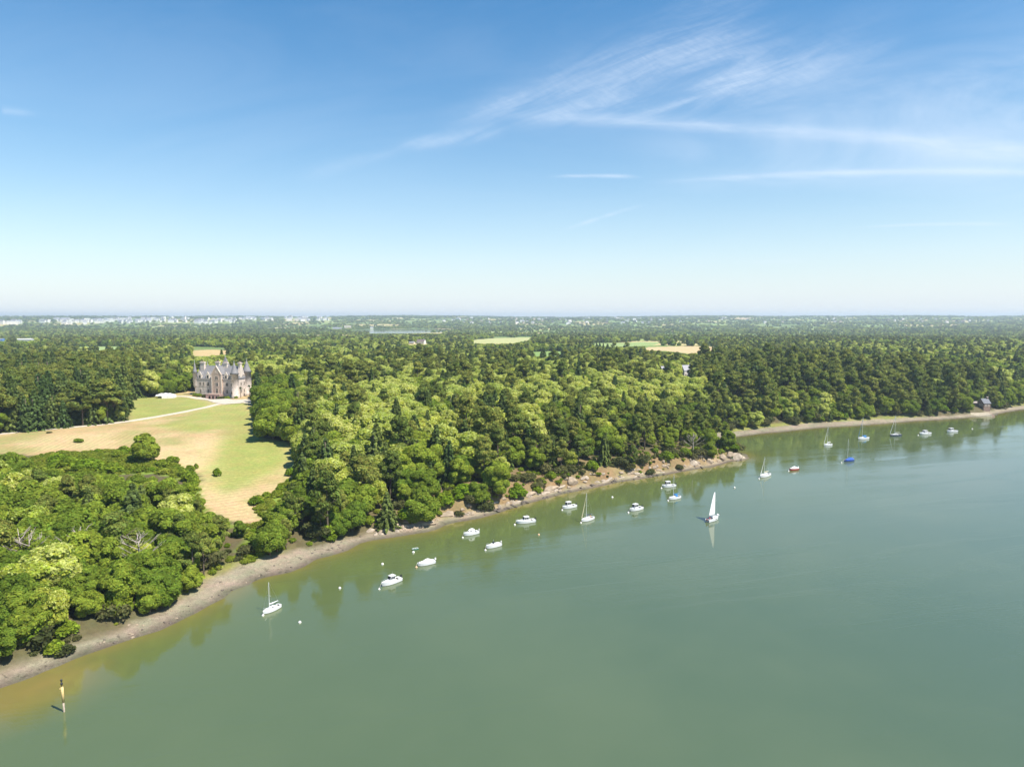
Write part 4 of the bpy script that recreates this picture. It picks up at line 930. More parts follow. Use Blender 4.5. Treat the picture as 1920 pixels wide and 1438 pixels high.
# central bay with its tall gable
bx0, bx1, by0 = 13.9, 21.4, -1.3; bm_ = (bx0 + bx1) / 2
bay = MB().box(bx0, by0, -4, bx1, 0.0, 15.2).add([(bx0 - .3, by0 - .05, 15.2), (bx1 + .3, by0 - .05, 15.2), (bm_, by0 - .05, 21.4), (bx0 - .3, by0 + .5, 15.2), (bx1 + .3, by0 + .5, 15.2), (bm_, by0 + .5, 21.4)],
    [(0, 1, 2), (5, 4, 3), (0, 3, 4, 1), (1, 4, 5, 2), (2, 5, 3, 0)]).build('gabled_bay', STONE2, castle)
MB().add([(bx0 - .2, by0 + .5, 15.1), (bx1 + .2, by0 + .5, 15.1), (bm_, by0 + .5, 20.9), (bx0 - .2, 4.2, 15.1), (bx1 + .2, 4.2, 15.1), (bm_, Dp / 2, 20.9)], [(0, 2, 5, 3), (1, 4, 5, 2)]).box(bx0 + .1, 0, EV, bx1 - .1, 3.2, 15.0).build('bay_roof', SLATE, bay)
cp = MB()
for sx in (-1, 1):
    e = (bx1 + .3 - bm_) * sx; cp.hexa([(bm_ + e, by0 - .25, 15.0), (bm_ + e * .9, by0 - .25, 15.0), (bm_ + e * .9, by0 + .55, 15.0), (bm_ + e, by0 + .55, 15.0), (bm_ + .0, by0 - .25, 21.9), (bm_ + .0 - e * .1, by0 - .25, 21.5), (bm_ - e * .1, by0 + .55, 21.5), (bm_, by0 + .55, 21.9)])
cp.build('gable_coping', DRESS, bay)
q = MB()
for x0 in (bx0 - .12, bx1 - .5): q.box(x0, by0 - .12, -1, x0 + .62, by0 + .2, 15.3)
q.build('corner_stones', DRESS, bay)
for z_, h_, w_ in ((11.6, 2.3, 2.0), (7.0, 2.4, 2.0), (1.9, 3.3, 1.7), (16.6, 1.5, .9)): window(bm_ + .2, by0, z_, w_, h_)
# entrance terrace with three arches
tx0, tx1 = 12.0, 22.4
ter = MB().box(tx0, -5.2, -4.6, tx1, by0 - .002, 1.2).box(tx0 - .15, -5.35, 1.2, tx1 + .15, by0 - .15, 1.4).build('terrace', PINK, castle)
for k in range(3):
    ax = bm_ - 2.6 + k * 2.6; wv = .62; pts = [(ax - wv, -1.8), (ax + wv, -1.8)] + [(ax + wv * math.cos(a), -.4 + wv * math.sin(a) * (1.5 if k == 1 else 1.1)) for a in np.linspace(0, math.pi, 7)]
    n = len(pts); MB().add([(p[0], -5.42, p[1]) for p in pts] + [(p[0], -5.1, p[1]) for p in pts], [tuple(range(n)), tuple(reversed(range(n, 2 * n)))] + [(i, i + n, (i + 1) % n + n, (i + 1) % n) for i in range(n)]).build('arch', DARK, ter)
for k in range(9): MB().box(tx0 + .2 + k * 1.2, -5.3, 1.4, tx0 + .45 + k * 1.2, -5.05, 2.2).build('baluster', DRESS, ter)
MB().box(tx0, -5.35, 2.2, tx1, -5.0, 2.4).build('handrail', DRESS, ter)
def turret(x, y, r, z0, ze, zt, corbel=False, n=16, m=STONE):
    prof = ([(r * .25, z0 - 2.2), (r * .7, z0 - .9), (r, z0)] if corbel else [(r * 1.05, z0), (r * 1.05, 1.2), (r, 1.3)]) + [(r, ze - .5), (r * 1.09, ze - .45), (r * 1.09, ze)]
    o = MB().lathe(prof, (x, y, 0), n).build('turret', m, castle, True)
    MB().lathe([(r * 1.22, ze), (r * .92, ze + .9), (r * .45, ze + (zt - ze) * .55), (.05, zt - .6)], (x, y, 0), n).build('cone_roof', SLATE, o, True)
    MB().lathe([(.16, zt - .9), (.05, zt + .8)], (x, y, 0), 6).build('finial', LEAD, o); return o
turret(.4, .2, 1.35, 7.2, 16.2, 24.6, True); turret(W_ - .2, -.4, 2.45, -4, 15.9, 24.9); turret(W_ - .3, Dp - .6, 2.7, -2, 16.4, 25.4); turret(.5, Dp - .6, 1.9, -2, 15.4, 23.0)
for z_ in (1.9, 7.2, 12.2):
    window(W_ - .2 - .86, -.4 - 2.36, z_, 1.2, 2.0, -.35, -.94)
for z_ in (2.0, 7.2, 12.4): window(W_, 6.0, z_, 1.2, 2.2, 1, 0); window(W_, 9.4, z_, 1.2, 2.2, 1, 0)
for z_ in (2.0, 7.2): window(0, 5.0, z_, 1.2, 2.2, -1, 0); window(0, 9.5, z_, 1.2, 2.2, -1, 0)
st = MB().box(10.5, Dp - 1.0, 0, 15.5, Dp + 4, 17.6).build('stair_tower', STONE, castle)
MB().add([(10.1, Dp - 1.4, 17.6), (15.9, Dp - 1.4, 17.6), (15.9, Dp + 4.4, 17.6), (10.1, Dp + 4.4, 17.6), (13, Dp + 1.5, 27.2)], [(0, 1, 4), (1, 2, 4), (2, 3, 4), (3, 0, 4), (3, 2, 1, 0)]).build('spire', SLATE, st)
MB().lathe([(.2, 26.6), (.05, 28.2)], (13, Dp + 1.5, 0), 6).build('finial', LEAD, st)
castle.location.z += 0.2; castle.scale = (1, 1, .93)
def loc_castle(u, v): return CHX + u * math.cos(ch_rot) - v * math.sin(ch_rot), CHY + u * math.sin(ch_rot) + v * math.cos(ch_rot)
for j, (u, v, s, w, lb) in enumerate([(2.5, -3.2, .95, 1.5, 'clipped green bush against the castle front by the corner turret'), (6.0, -3.6, .9, 1.5, 'low bush in the castle bed beside the clipped corner bush'), (9.6, -3.4, 1.05, 1.3, 'green bush next to the castle terrace on the corner-turret side'),
                              (24.4, -4.2, 1.15, 1.5, 'big green bush against the castle between terrace and round tower'), (27.4, -4.0, 1.0, 1.3, 'green bush beside the foot of the round castle tower'), (33.5, -3.5, .6, 1.5, 'small bush on the gravel past the round tower')]):
    x, y = loc_castle(u, v); put_tree('shrub', j % 4, x, y, gz_of(x, y) + .1, s, w, j, lb, 'bush')
FROND = leaf_mat('palm_fronds', (0.04, 0.07, 0.02), (0.06, 0.09, 0.03), .2)
def palm(u, v, H, label):
    x, y = loc_castle(u, v); r = empty('palm_tree', (x, y, gz_of(x, y)), u)
    MB().tube([(0, 0, -.5), (.1, 0, H * .5), (.05, .1, H)], [.22, .18, .2], 7).build('trunk', BARK, r, True)
    V = []; F = []
    for k in range(26):
        a = k * 2.4; e = .9 - 1.5 * (k / 26); L = 1.5
        for j in range(4):
            t0, t1 = j / 4, (j + 1) / 4
            def p(t_, s_):
                rr_ = L * t_ * math.cos(e * (1 - .3 * t_)); zz = L * t_ * math.sin(e) - .7 * t_ * t_; wd = .22 * math.sin(math.pi * min(t_ * .85 + .12, 1)) * s_
                return (rr_ * math.cos(a) - wd * math.sin(a), rr_ * math.sin(a) + wd * math.cos(a), H + zz - abs(s_) * .06)
            o = len(V); V += [p(t0, -1), p(t0, 1), p(t1, 1), p(t1, -1)]; F.append((o, o + 1, o + 2, o + 3))
    me = mesh_np('fronds', V, F, [FROND]); col_attr(me, 'leaf', np.ones((len(V), 3))); link('fronds', me, r); tag(r, label, 'palm')
palm(33.6, 1.4, 6.8, 'palm tree with a dark crown by the round castle tower'); palm(35.6, 8.0, 7.2, 'taller palm against the far round tower of the castle')

# white marquee
CANVAS = mat('white_canvas', (0.80, 0.79, 0.76), 0.8, 0.2, 1, 0.06)
METAL = mat('grey_metal', (0.45, 0.46, 0.47), 0.4, 0.5, 4, 0.15, metal=0.6)
tt = empty('marquee', (TENT[0], TENT[1], TENT[2]), math.radians(10)); tag(tt, 'white canvas marquee with one open end on the castle lawn', 'tent')
c = MB(); L_, W2 = 5.6, 2.8; n = 8
for i in range(n):
    x0, x1 = -L_ + 2 * L_ * i / n, -L_ + 2 * L_ * (i + 1) / n
    h = lambda x_: 3.2 * (1 - .35 * (abs(x_) / L_) ** 3) - .25 * abs(math.sin(x_ * 1.1))
    for s_ in (-1, 1): c.add([(x0, s_ * W2, 1.7), (x1, s_ * W2, 1.7), (x1, 0, h(x1)), (x0, 0, h(x0))], [(0, 1, 2, 3) if s_ < 0 else (3, 2, 1, 0)])
c.build('canopy', CANVAS, tt)
w = MB(); w.box(-1.6, -W2, 0, L_, -W2 + .05, 1.7); w.box(-L_, W2 - .05, 0, L_, W2, 1.7); w.box(L_ - .05, -W2 + .05, 0, L_, W2 - .05, 1.7); w.build('side_wall', CANVAS, tt)
for x in (-L_, -1.7, 1.9, L_):
    for y in (-W2, W2): MB().tube([(x, y, -.2), (x, y, 1.7)], .06, 6).build('pole', METAL, tt)
MB().add([(L_, -W2, 1.7), (L_, W2, 1.7), (L_, 0, 2.05)], [(0, 1, 2)]).build('gable_end', CANVAS, tt)

# boathouse on the far bank
bh = empty('boathouse', (BOATH[0], BOATH[1], 1.6), math.radians(4)); tag(bh, 'stone boathouse with grey slate roof and shaded gable standing on the far bank', 'house')
RUB = mat('rubble_stone', (0.30, 0.21, 0.165), 0.9, 0.1, 1.6, 0.5, 0.05, col2=(0.15, 0.11, 0.09)); SLATE2 = mat('grey_slate', (0.16, 0.165, 0.185), 0.7, 0.2, 2, 0.2)
QUAY = mat('pale_quay', (0.42, 0.36, 0.27), 0.9, 0.1, 1.2, 0.3, 0.04)
bw_, bd_, be_, br_ = 5.2, 6.2, 5.4, 8.4                             # ridge runs along x
MB().box(0, 0, -1, bw_, bd_, be_).add([(0, 0, be_), (0, bd_, be_), (0, bd_ / 2, br_), (.3, 0, be_), (.3, bd_, be_), (.3, bd_ / 2, br_)], [(0, 2, 1), (3, 4, 5), (0, 3, 5, 2), (1, 2, 5, 4)]).add([(bw_, 0, be_), (bw_, bd_, be_), (bw_, bd_ / 2, br_), (bw_ - .3, 0, be_), (bw_ - .3, bd_, be_), (bw_ - .3, bd_ / 2, br_)], [(0, 1, 2), (3, 5, 4)]).build('wall', RUB, bh)
MB().add([(-.3, -.4, be_ - .25), (bw_ + .3, -.4, be_ - .25), (bw_ + .3, bd_ / 2, br_ + .1), (-.3, bd_ / 2, br_ + .1), (-.3, bd_ + .4, be_ - .25), (bw_ + .3, bd_ + .4, be_ - .25), (-.3, -.4, be_ - .1), (bw_ + .3, -.4, be_ - .1), (bw_ + .3, bd_ / 2, br_ + .3), (-.3, bd_ / 2, br_ + .3), (-.3, bd_ + .4, be_ - .1), (bw_ + .3, bd_ + .4, be_ - .1)],
         [(0, 1, 2, 3), (3, 2, 5, 4), (7, 6, 9, 8), (8, 9, 10, 11), (0, 6, 7, 1), (4, 5, 11, 10), (0, 3, 9, 6), (3, 4, 10, 9), (1, 7, 8, 2), (2, 8, 11, 5)]).build('roof', SLATE2, bh)
c = MB().box(bw_ - .9, bd_ / 2 - .5, br_ - .6, bw_ - .1, bd_ / 2 + .5, br_ + 1.2).build('chimney', RUB, bh); MB().box(bw_ - 1.1, bd_ / 2 - .7, br_ + 1.2, bw_ + .1, bd_ / 2 + .7, br_ + 1.45).build('chimney_cap', DRESS, c)
for y_ in (1.9, 3.9): window(0, y_, 3.4, .8, 1.2, -1, 0, bh)
f_ = MB().box(-.08, 2.0, -.4, .02, 4.0, 2.2).build('door', DARK, bh)
for x_ in (1.5, 3.6): window(x_, 0, 3.2, .7, .9, 0, -1, bh)
lt = empty('lean_to', (BOATH[0] - 1.2, BOATH[1] + 8.0, 3.2), math.radians(-20)); tag(lt, 'low outbuilding with pale roof tucked behind the boathouse', 'shed')
MB().box(-4, 0, -2, 2.5, 4, 3.0).build('wall', RUB, lt); MB().add([(-4.3, -.3, 3.0), (2.8, -.3, 3.0), (2.8, 4.3, 4.6), (-4.3, 4.3, 4.6), (-4.3, -.3, 3.2), (2.8, -.3, 3.2), (2.8, 4.3, 4.8), (-4.3, 4.3, 4.8)], [(3, 2, 1, 0), (4, 5, 6, 7), (0, 1, 5, 4), (1, 2, 6, 5), (2, 3, 7, 6), (3, 0, 4, 7)]).build('roof', mat('pale_roof', (.42, .36, .32)), lt)
qx, qy = at(1836, 777, 1.0); qy_ = empty('quay', (qx, qy, 0), math.radians(-14)); tag(qy_, 'pale stone slipway and quay sloping to the water below the boathouse', 'quay')
MB().hexa([(-9, -5.0, -1), (7, -4.2, -1), (7.5, 4, -1), (-7, 4, -1), (-7, -3, .25), (6.5, -3.4, 1.75), (6.8, 4, 1.9), (-6.5, 3, 1.5)]).build('slipway', QUAY, qy_)
MB().hexa([(5.5, -3.8, -1), (9.5, -3.2, -1), (9, 3, -1), (5.5, 3, -1), (6.9, -2.9, 1.5), (8.6, -2.5, 1.1), (8.4, 3, 1.4), (6.9, 3, 1.6)]).build('rubble_end', RUB, qy_)

# house hidden in the wood, farmhouse, sheds and the distant town
WHITE = mat('white_render', (0.74, 0.71, 0.66), 0.9, 0.1, .8, 0.12); TILE = mat('brown_roof', (0.20, 0.15, 0.135), 0.8, 0.2, 1.2, 0.25); ROOFG = mat('grey_roof', (0.30, 0.30, 0.33), 0.6, 0.3, 1.2, 0.2)
BLUE = mat('blue_cladding', (0.10, 0.22, 0.50), 0.6, 0.3, 1, 0.1); CREAM = mat('cream_render', (0.62, 0.53, 0.42), 0.9, 0.1, .8, 0.15); SHEDG = mat('shed_grey', (0.42, 0.42, 0.42), 0.6, 0.3, 1, 0.1)
def house_mesh(w, d, e, r, wm_, rm_):
    """walls, gables and roof of a house as one mesh with two materials"""
    m = MB(); m.box(-w / 2, -d / 2, -6, w / 2, d / 2, e); nw = len(m.f)
    m.add([(-w / 2, -d / 2, e), (-w / 2, d / 2, e), (-w / 2, 0, r)], [(0, 2, 1)]); m.add([(w / 2, -d / 2, e), (w / 2, d / 2, e), (w / 2, 0, r)], [(0, 1, 2)]); nw = len(m.f)
    m.add([(-w / 2 - .3, -d / 2 - .4, e - .2), (w / 2 + .3, -d / 2 - .4, e - .2), (w / 2 + .3, 0, r + .15), (-w / 2 - .3, 0, r + .15), (-w / 2 - .3, d / 2 + .4, e - .2), (w / 2 + .3, d / 2 + .4, e - .2)], [(0, 1, 2, 3), (3, 2, 5, 4)])
    me = bpy.data.meshes.new('house'); me.from_pydata(m.v, [], m.f); me.materials.append(wm_); me.materials.append(rm_)
    me.polygons.foreach_set('material_index', [0] * nw + [1] * (len(m.f) - nw)); me.update(); return me
def big_house(name, px, py, w, d, e, r, rz, wm_, rm_, label, cat='house', wins=3):
    x, y, z = ground_at(px, py); h = empty(name, (x, y, z), rz); tag(h, label, cat)
    MB().box(-w / 2, -d / 2, -3, w / 2, d / 2, e).add([(-w / 2, -d / 2, e), (-w / 2, d / 2, e), (-w / 2, 0, r)], [(0, 2, 1)]).add([(w / 2, -d / 2, e), (w / 2, d / 2, e), (w / 2, 0, r)], [(0, 1, 2)]).build('wall', wm_, h)
    MB().add([(-w / 2 - .3, -d / 2 - .4, e - .2), (w / 2 + .3, -d / 2 - .4, e - .2), (w / 2 + .3, 0, r + .15), (-w / 2 - .3, 0, r + .15), (-w / 2 - .3, d / 2 + .4, e - .2), (w / 2 + .3, d / 2 + .4, e - .2)], [(0, 1, 2, 3), (3, 2, 5, 4)]).build('roof', rm_, h)
    c_ = MB().box(w * .3, -.4, r - .8, w * .3 + .8, .4, r + 1.3).build('chimney', wm_, h)
    for k in range(wins):
        window(-w / 2 + w * (k + .5) / wins, -d / 2, e * .3, 1.0, 1.4, 0, -1, h)
    return h
big_house('house', 1287, 707, 9, 7.5, 6.0, 10.5, math.radians(18), WHITE, ROOFG, 'white house with a grey gabled roof showing between the pines of the wood')
big_house('house', 1243, 702, 4, 4, 5.5, 7.5, math.radians(10), WHITE, ROOFG, 'narrow white gable glimpsed among the pines beside the grey-roofed white house', wins=1)
big_house('farmhouse', 790, 645, 18, 8, 5.0, 9.5, math.radians(-25), WHITE, TILE, 'long white farmhouse with brown roof among trees far beyond the chestnut wood')
big_house('farm_shed', 772, 645, 14, 7, 3.0, 4.5, math.radians(-25), CREAM, ROOFG, 'low outbuilding beside the far white farmhouse', 'shed', 2)
big_house('workshop', 2, 641, 16, 12, 7, 8, 0, BLUE, ROOFG, 'blue clad shed among far trees at the edge of the view', 'shed', 2)
big_house('warehouse', 48, 640, 36, 16, 5, 7, .1, SHEDG, mat('pale_metal_roof', (.55, .53, .48)), 'long grey warehouse with pale roof among far trees', 'warehouse', 4)
big_house('waterworks', 632, 618, 46, 20, 9, 12, .1, SHEDG, ROOFG, 'grey roofed works building near the distant lake', 'warehouse', 4)
big_house('waterworks', 652, 616, 36, 20, 14, 16, .1, CREAM, mat('cream_roof', (.6, .55, .42)), 'taller cream works building beside the grey roofed one near the distant lake', 'warehouse', 4)
big_house('mill_house', 697, 617, 17, 10, 11, 15, .1, WHITE, SLATE2, 'white house standing on the shore of the distant lake', 'house', 3)
hv = [house_mesh(w, d, e, r, wm_, rm_) for w, d, e, r, wm_, rm_ in [(15, 10, 7, 12, WHITE, ROOFG), (20, 11, 8, 13, WHITE, SLATE), (28, 12, 9, 12, WHITE, ROOFG), (16, 10, 6, 11, CREAM, TILE), (13, 11, 7, 12, WHITE, SLATE2), (40, 22, 9, 11, WHITE, SHEDG)]]
gh = np.random.default_rng(5); nh = 0; HP = []
def far_house(px, py, k, s, label, group):
    z = 20.0; gx_, gzz = gno(px, py); y = None
    Dd = np.linspace(3500, 9000, 200); zz = relief(gx_ * Dd, Dd)[0]; ray = CAM_Z + gzz * Dd
    hit = np.where(ray <= zz + 8)[0]
    if len(hit) == 0: return None
    y = Dd[hit[0]]; x = gx_ * y
    if any(abs(x - a) + abs(y - b) < 14 for a, b in HP): return None
    HP.append((x, y)); o = link('town_house' if 'town' in group else 'country_house', hv[k], None, (x, y, float(zz[hit[0]]) + 6.0), (gh.random() - .5) * 1.2); o.scale = (s, s, s); return tag(o, label, 'house', group)
for a0, a1, b0, b1 in TWN:
    for k in range(int((a1 - a0) * .42) + 2):
        far_house(a0 + (a1 - a0) * gh.random(), b0 + (b1 - b0) * gh.random(), int(gh.choice([0, 1, 2, 4, 5], p=[.3, .2, .22, .2, .08])), 1.0 + .6 * gh.random(), 'small white house in the hazy town on the far hillside', 'houses of the distant town')
tw = far_house(347, 601, 0, 1.0, 'tall pale tower block standing above the distant town', 'town tower')
if tw: tw.scale = (.8, 1.2, 3.2); tw.name = 'tower_block'; del tw['group']; tw['category'] = 'tower block'
for k in range(70):
    far_house(830 + 420 * gh.random() ** 1.0, 596 + 11 * gh.random() ** 1.3, int(gh.choice([0, 1, 2, 3, 4])), .8 + .4 * gh.random(), 'pale house scattered in the far hedged country beyond the wood', 'country houses far off')
for k in range(26):
    far_house(1250 + 640 * gh.random(), 596 + 9 * gh.random(), int(gh.choice([0, 1, 3, 4])), .8 + .4 * gh.random(), 'pale house far off among hedges above the pine wood', 'country houses far off above the pine wood')

# ------------------------------------------------------------------ rocks
ROCK = [mat('pale_rock', (0.41, 0.345, 0.265), 0.9, 0.15, 1.6, 0.45, 0.10, col2=(0.24, 0.19, 0.145)), mat('ochre_rock', (0.335, 0.265, 0.185), 0.9, 0.15, 1.6, 0.45, 0.10, col2=(0.20, 0.155, 0.115)), mat('dark_wet_rock', (0.13, 0.105, 0.085), 0.7, 0.3, 2, 0.4, 0.06)]
import bmesh
def rock_mesh(seed, m):
    bm = bmesh.new(); bmesh.ops.create_icosphere(bm, subdivisions=2, radius=1); g = random.Random(seed)
    pl = [(Vector((g.uniform(-1, 1), g.uniform(-1, 1), g.uniform(-.3, 1))).normalized(), g.uniform(.45, .8)) for _ in range(9)]
    for v in bm.verts:
        for n_, dd in pl:
            q = v.co.dot(n_)
            if q > dd: v.co -= n_ * (q - dd)
        v.co *= g.uniform(.94, 1.06)
    me = bpy.data.meshes.new('rock'); bm.to_mesh(me); bm.free(); me.materials.append(m); return me
RK = [rock_mesh(k, ROCK[k % 2]) for k in range(8)] + [rock_mesh(k + 20, ROCK[2]) for k in range(3)]
def along(px0):
    """point of the waterline whose photo column is px0, its landward normal and its beach width"""
    for i in range(len(SHORE) - 1):
        if SHORE[i][0] <= px0 <= SHORE[i + 1][0] and i < 43:
            f_ = (px0 - SHORE[i][0]) / (SHORE[i + 1][0] - SHORE[i][0]); p = SW[i] * (1 - f_) + SW[i + 1] * f_; d = SW[i + 1] - SW[i]; d /= np.linalg.norm(d); return p, np.array([-d[1], d[0]]), SP[i][0], math.atan2(d[1], d[0])
    return None
gr = random.Random(31)
def put_rock(px0, off, k, sx, sy, sz, rz, label, group, sink=.25):
    a = along(px0)
    if a is None: return
    p, n_, bw0, ang = a; x, y = p + n_ * off; o = link('rock', RK[k], None, (x, y, gz_of(x, y) + sz * (.5 - sink)), ang + rz); o.scale = (sx, sy, sz)
    o.rotation_euler = (gr.uniform(-.2, .2), gr.uniform(-.15, .15), ang + rz); tag(o, label + (' ' + near_words(x, y) if group else ''), 'rock', group)
for k in range(130):
    px0 = gr.uniform(700, 1400); lw = 4.2 + gr.uniform(-1.6, 2.6); big_ = gr.random() < .3
    put_rock(px0, lw, gr.randrange(8), gr.uniform(.9, 2.8) * (1.3 if big_ else .7), gr.uniform(.5, 1.1), gr.uniform(.4, 1.0), gr.uniform(-.35, .35), 'pale ledge rock on the shore', 'rocks of the shore ledge')
for k in range(50):
    put_rock(gr.uniform(900, 1404), gr.uniform(.2, 2.6), 8 + gr.randrange(3), gr.uniform(.5, 1.5), gr.uniform(.4, 1.0), gr.uniform(.25, .6), gr.random() * 6, 'dark wet rock at the waterline', 'wet rocks at the waterline')
for px0, off, sx, sy, sz, lb in [(1392, 3.6, 4.2, 3.2, 2.5, 'largest pale rock crowning the very tip of the point'), (1380, 4.2, 3.6, 2.6, 2.2, 'pale pink rock just behind the largest rock of the tip'), (1366, 4.0, 3.6, 2.2, 2.0, 'broad pink rock slab before the tip of the point'),
                                 (1345, 4.0, 3.2, 2.0, 2.0, 'weathered ochre rock in the cliff of the point'), (1312, 4.2, 3.0, 1.8, 1.9, 'rounded ochre rock beside a dark cleft of the point'), (1399, 2.2, 2.4, 1.8, 1.2, 'low cracked rock where the tip meets the water'),
                                 (1010, 5.0, 5.0, 1.6, 1.6, 'long layered pale ledge under the pines of the bank'), (1050, 5.0, 5.5, 1.5, 1.7, 'long pale tilted slab above the dark mud of the bank'), (850, 5.2, 6.0, 1.5, 1.4, 'long pale ledge under the bushy brown bank'), (800, 5.2, 6.0, 1.4, 1.2, 'long flat pale ledge next to the dark oak grove'), (1090, 5.4, 3.8, 1.8, 2.2, 'steep pale rock face under a bare pine bank')]:
    put_rock(px0, off, gr.randrange(8), sx, sy, sz, gr.uniform(-.15, .15), lb, None, .35)
for k in range(46):
    px0 = gr.uniform(180, 690); put_rock(px0, gr.uniform(.3, 6.0), gr.choice([1, 3, 8, 9, 10]), gr.uniform(.2, .6), gr.uniform(.2, .5), gr.uniform(.12, .3), gr.random() * 6, 'small stone on the mud beach', 'stones on the mud beach')


# ------------------------------------------------------------------ boats
HULLW = mat('white_hull', (0.66, 0.66, 0.66), 0.3, 0.5, 1, 0.05); DECKW = mat('white_deck', (0.58, 0.58, 0.57), 0.6, 0.3, 3, 0.08)
ANTI = mat('dark_antifouling', (0.045, 0.05, 0.06), 0.7, 0.2); TINT = mat('tinted_window', (0.02, 0.022, 0.028), 0.12, 0.5, 4, 0.2)
ALU = mat('mast_aluminium', (0.66, 0.66, 0.64), 0.45, 0.5, 4, 0.1); SAILM = mat('sail_cloth', (0.72, 0.72, 0.71), 0.8, 0.2, 1.2, 0.05)
CREAMS = mat('cream_sail', (0.72, 0.62, 0.42), 0.8, 0.2); BLUEC = mat('blue_canvas', (0.03, 0.18, 0.42), 0.8, 0.2, 2, 0.2); NAVY = mat('navy_hull', (0.02, 0.06, 0.25), 0.35, 0.5)
REDH = mat('red_hull', (0.32, 0.05, 0.04), 0.5, 0.4); BLACKP = mat('black_plastic', (0.03, 0.03, 0.032), 0.5, 0.4); STEEL = mat('stainless_rail', (0.6, 0.6, 0.62), 0.3, 0.5, 4, 0.1, metal=.8)
BUOYM = mat('buoy_white', (0.78, 0.74, 0.68), 0.6, 0.3, 3, 0.12); BUOYO = mat('buoy_weathered', (0.66, 0.44, 0.26), 0.7, 0.3, 3, 0.2); ROPE = mat('rope', (0.55, 0.5, 0.42), 0.9, 0.1); DARKH = mat('dark_blue_band', (0.03, 0.045, 0.09), 0.4, 0.4)
def hull(L, B, fb, root, m=HULLW, transom=.82, draft=.28, cock=(.08, .42), sail=False):
    """lofted hull, deck with a sunk cockpit, bottom paint and rubbing strake; x forward"""
    ns = 15; st_ = []
    for i in range(ns):
        t_ = i / (ns - 1); w = B / 2 * ((transom + (1 - transom) * math.sin(min(t_ / .45, 1) * math.pi / 2)) if t_ < .45 else math.cos((t_ - .45) / .55 * math.pi / 2) ** (.72 if not sail else .85))
        w = max(w, .02); z = fb * (1 + (.32 if not sail else .18) * t_ ** 2.2 + .04 * (1 - t_)); x = (t_ - .5) * L
        rake = .09 * L * max(0, t_ - .75) / .25
        st_.append([(x - rake * 1.2, 0, -draft * (1 - .7 * t_ ** 3)), (x - rake, w * .72, -draft * .55 * (1 - .6 * t_ ** 3)), (x - rake * .6, w * .93, .10), (x, w, z)])
    V = []; F = []; FA = []
    for sgn in (1, -1):
        o = len(V)
        for s_ in st_: V += [(p[0], p[1] * sgn, p[2]) for p in s_]
        for i in range(ns - 1):
            for k in range(3):
                q_ = (o + i * 4 + k, o + (i + 1) * 4 + k, o + (i + 1) * 4 + k + 1, o + i * 4 + k + 1)
                if sgn < 0: q_ = q_[::-1]
                (FA if k < 2 else F).append(q_)
    F.append((3, 2, 4 * ns + 2, 4 * ns + 3)); FA.append((2, 1, 0, 4 * ns, 4 * ns + 1, 4 * ns + 2))
    MB().add(V, F).build('hull', m, root, True); MB().add(V, FA).build('bottom', ANTI, root, True)
    dk = MB(); ck = MB()
    for i in range(ns - 1):
        t0 = i / (ns - 1); a, b = st_[i][3], st_[i + 1][3]; z0, z1 = a[2] - .04, b[2] - .04
        if cock[0] <= t0 < cock[1]:
            for s_ in (1, -1):
                dk.add([(a[0], a[1] * s_, z0), (b[0], b[1] * s_, z1), (b[0], b[1] * s_ * .68, z1), (a[0], a[1] * s_ * .68, z0)], [(0, 1, 2, 3) if s_ < 0 else (3, 2, 1, 0)])
                ck.add([(a[0], a[1] * s_ * .68, z0), (b[0], b[1] * s_ * .68, z1), (b[0], b[1] * s_ * .66, z1 - .4), (a[0], a[1] * s_ * .66, z0 - .4)], [(0, 1, 2, 3) if s_ < 0 else (3, 2, 1, 0)])
            ck.add([(a[0], -a[1] * .66, z0 - .4), (b[0], -b[1] * .66, z1 - .4), (b[0], b[1] * .66, z1 - .4), (a[0], a[1] * .66, z0 - .4)], [(0, 1, 2, 3)])
        else: dk.add([(a[0], -a[1], z0), (b[0], -b[1], z1), (b[0], b[1], z1), (a[0], a[1], z0)], [(0, 1, 2, 3)])
    dk.build('deck', DECKW, root)
    if ck.v: ck.build('cockpit', mat_cock, root)
    return lambda t_: (st_[min(int(t_ * (ns - 1)), ns - 1)][3])
mat_cock = mat('cockpit_grey', (0.52, 0.50, 0.46), 0.7, 0.2, 3, 0.15)
def rail(L, B, fb, root, t0=.62):
    m = MB(); P = []
    for s_ in (1, -1):
        pts = []
        for k in range(5):
            t_ = t0 + (.99 - t0) * k / 4; w = B / 2 * math.cos((t_ - .45) / .55 * math.pi / 2) ** .72 * .93; pts.append(((t_ - .5) * L, w * s_, fb * (1 + .32 * t_ ** 2.2) + .42)); m.tube([(pts[-1][0], pts[-1][1], pts[-1][2] - .46), pts[-1]], .018, 4)
        m.tube(pts, .022, 4)
    m.build('bow_rail', STEEL, root)
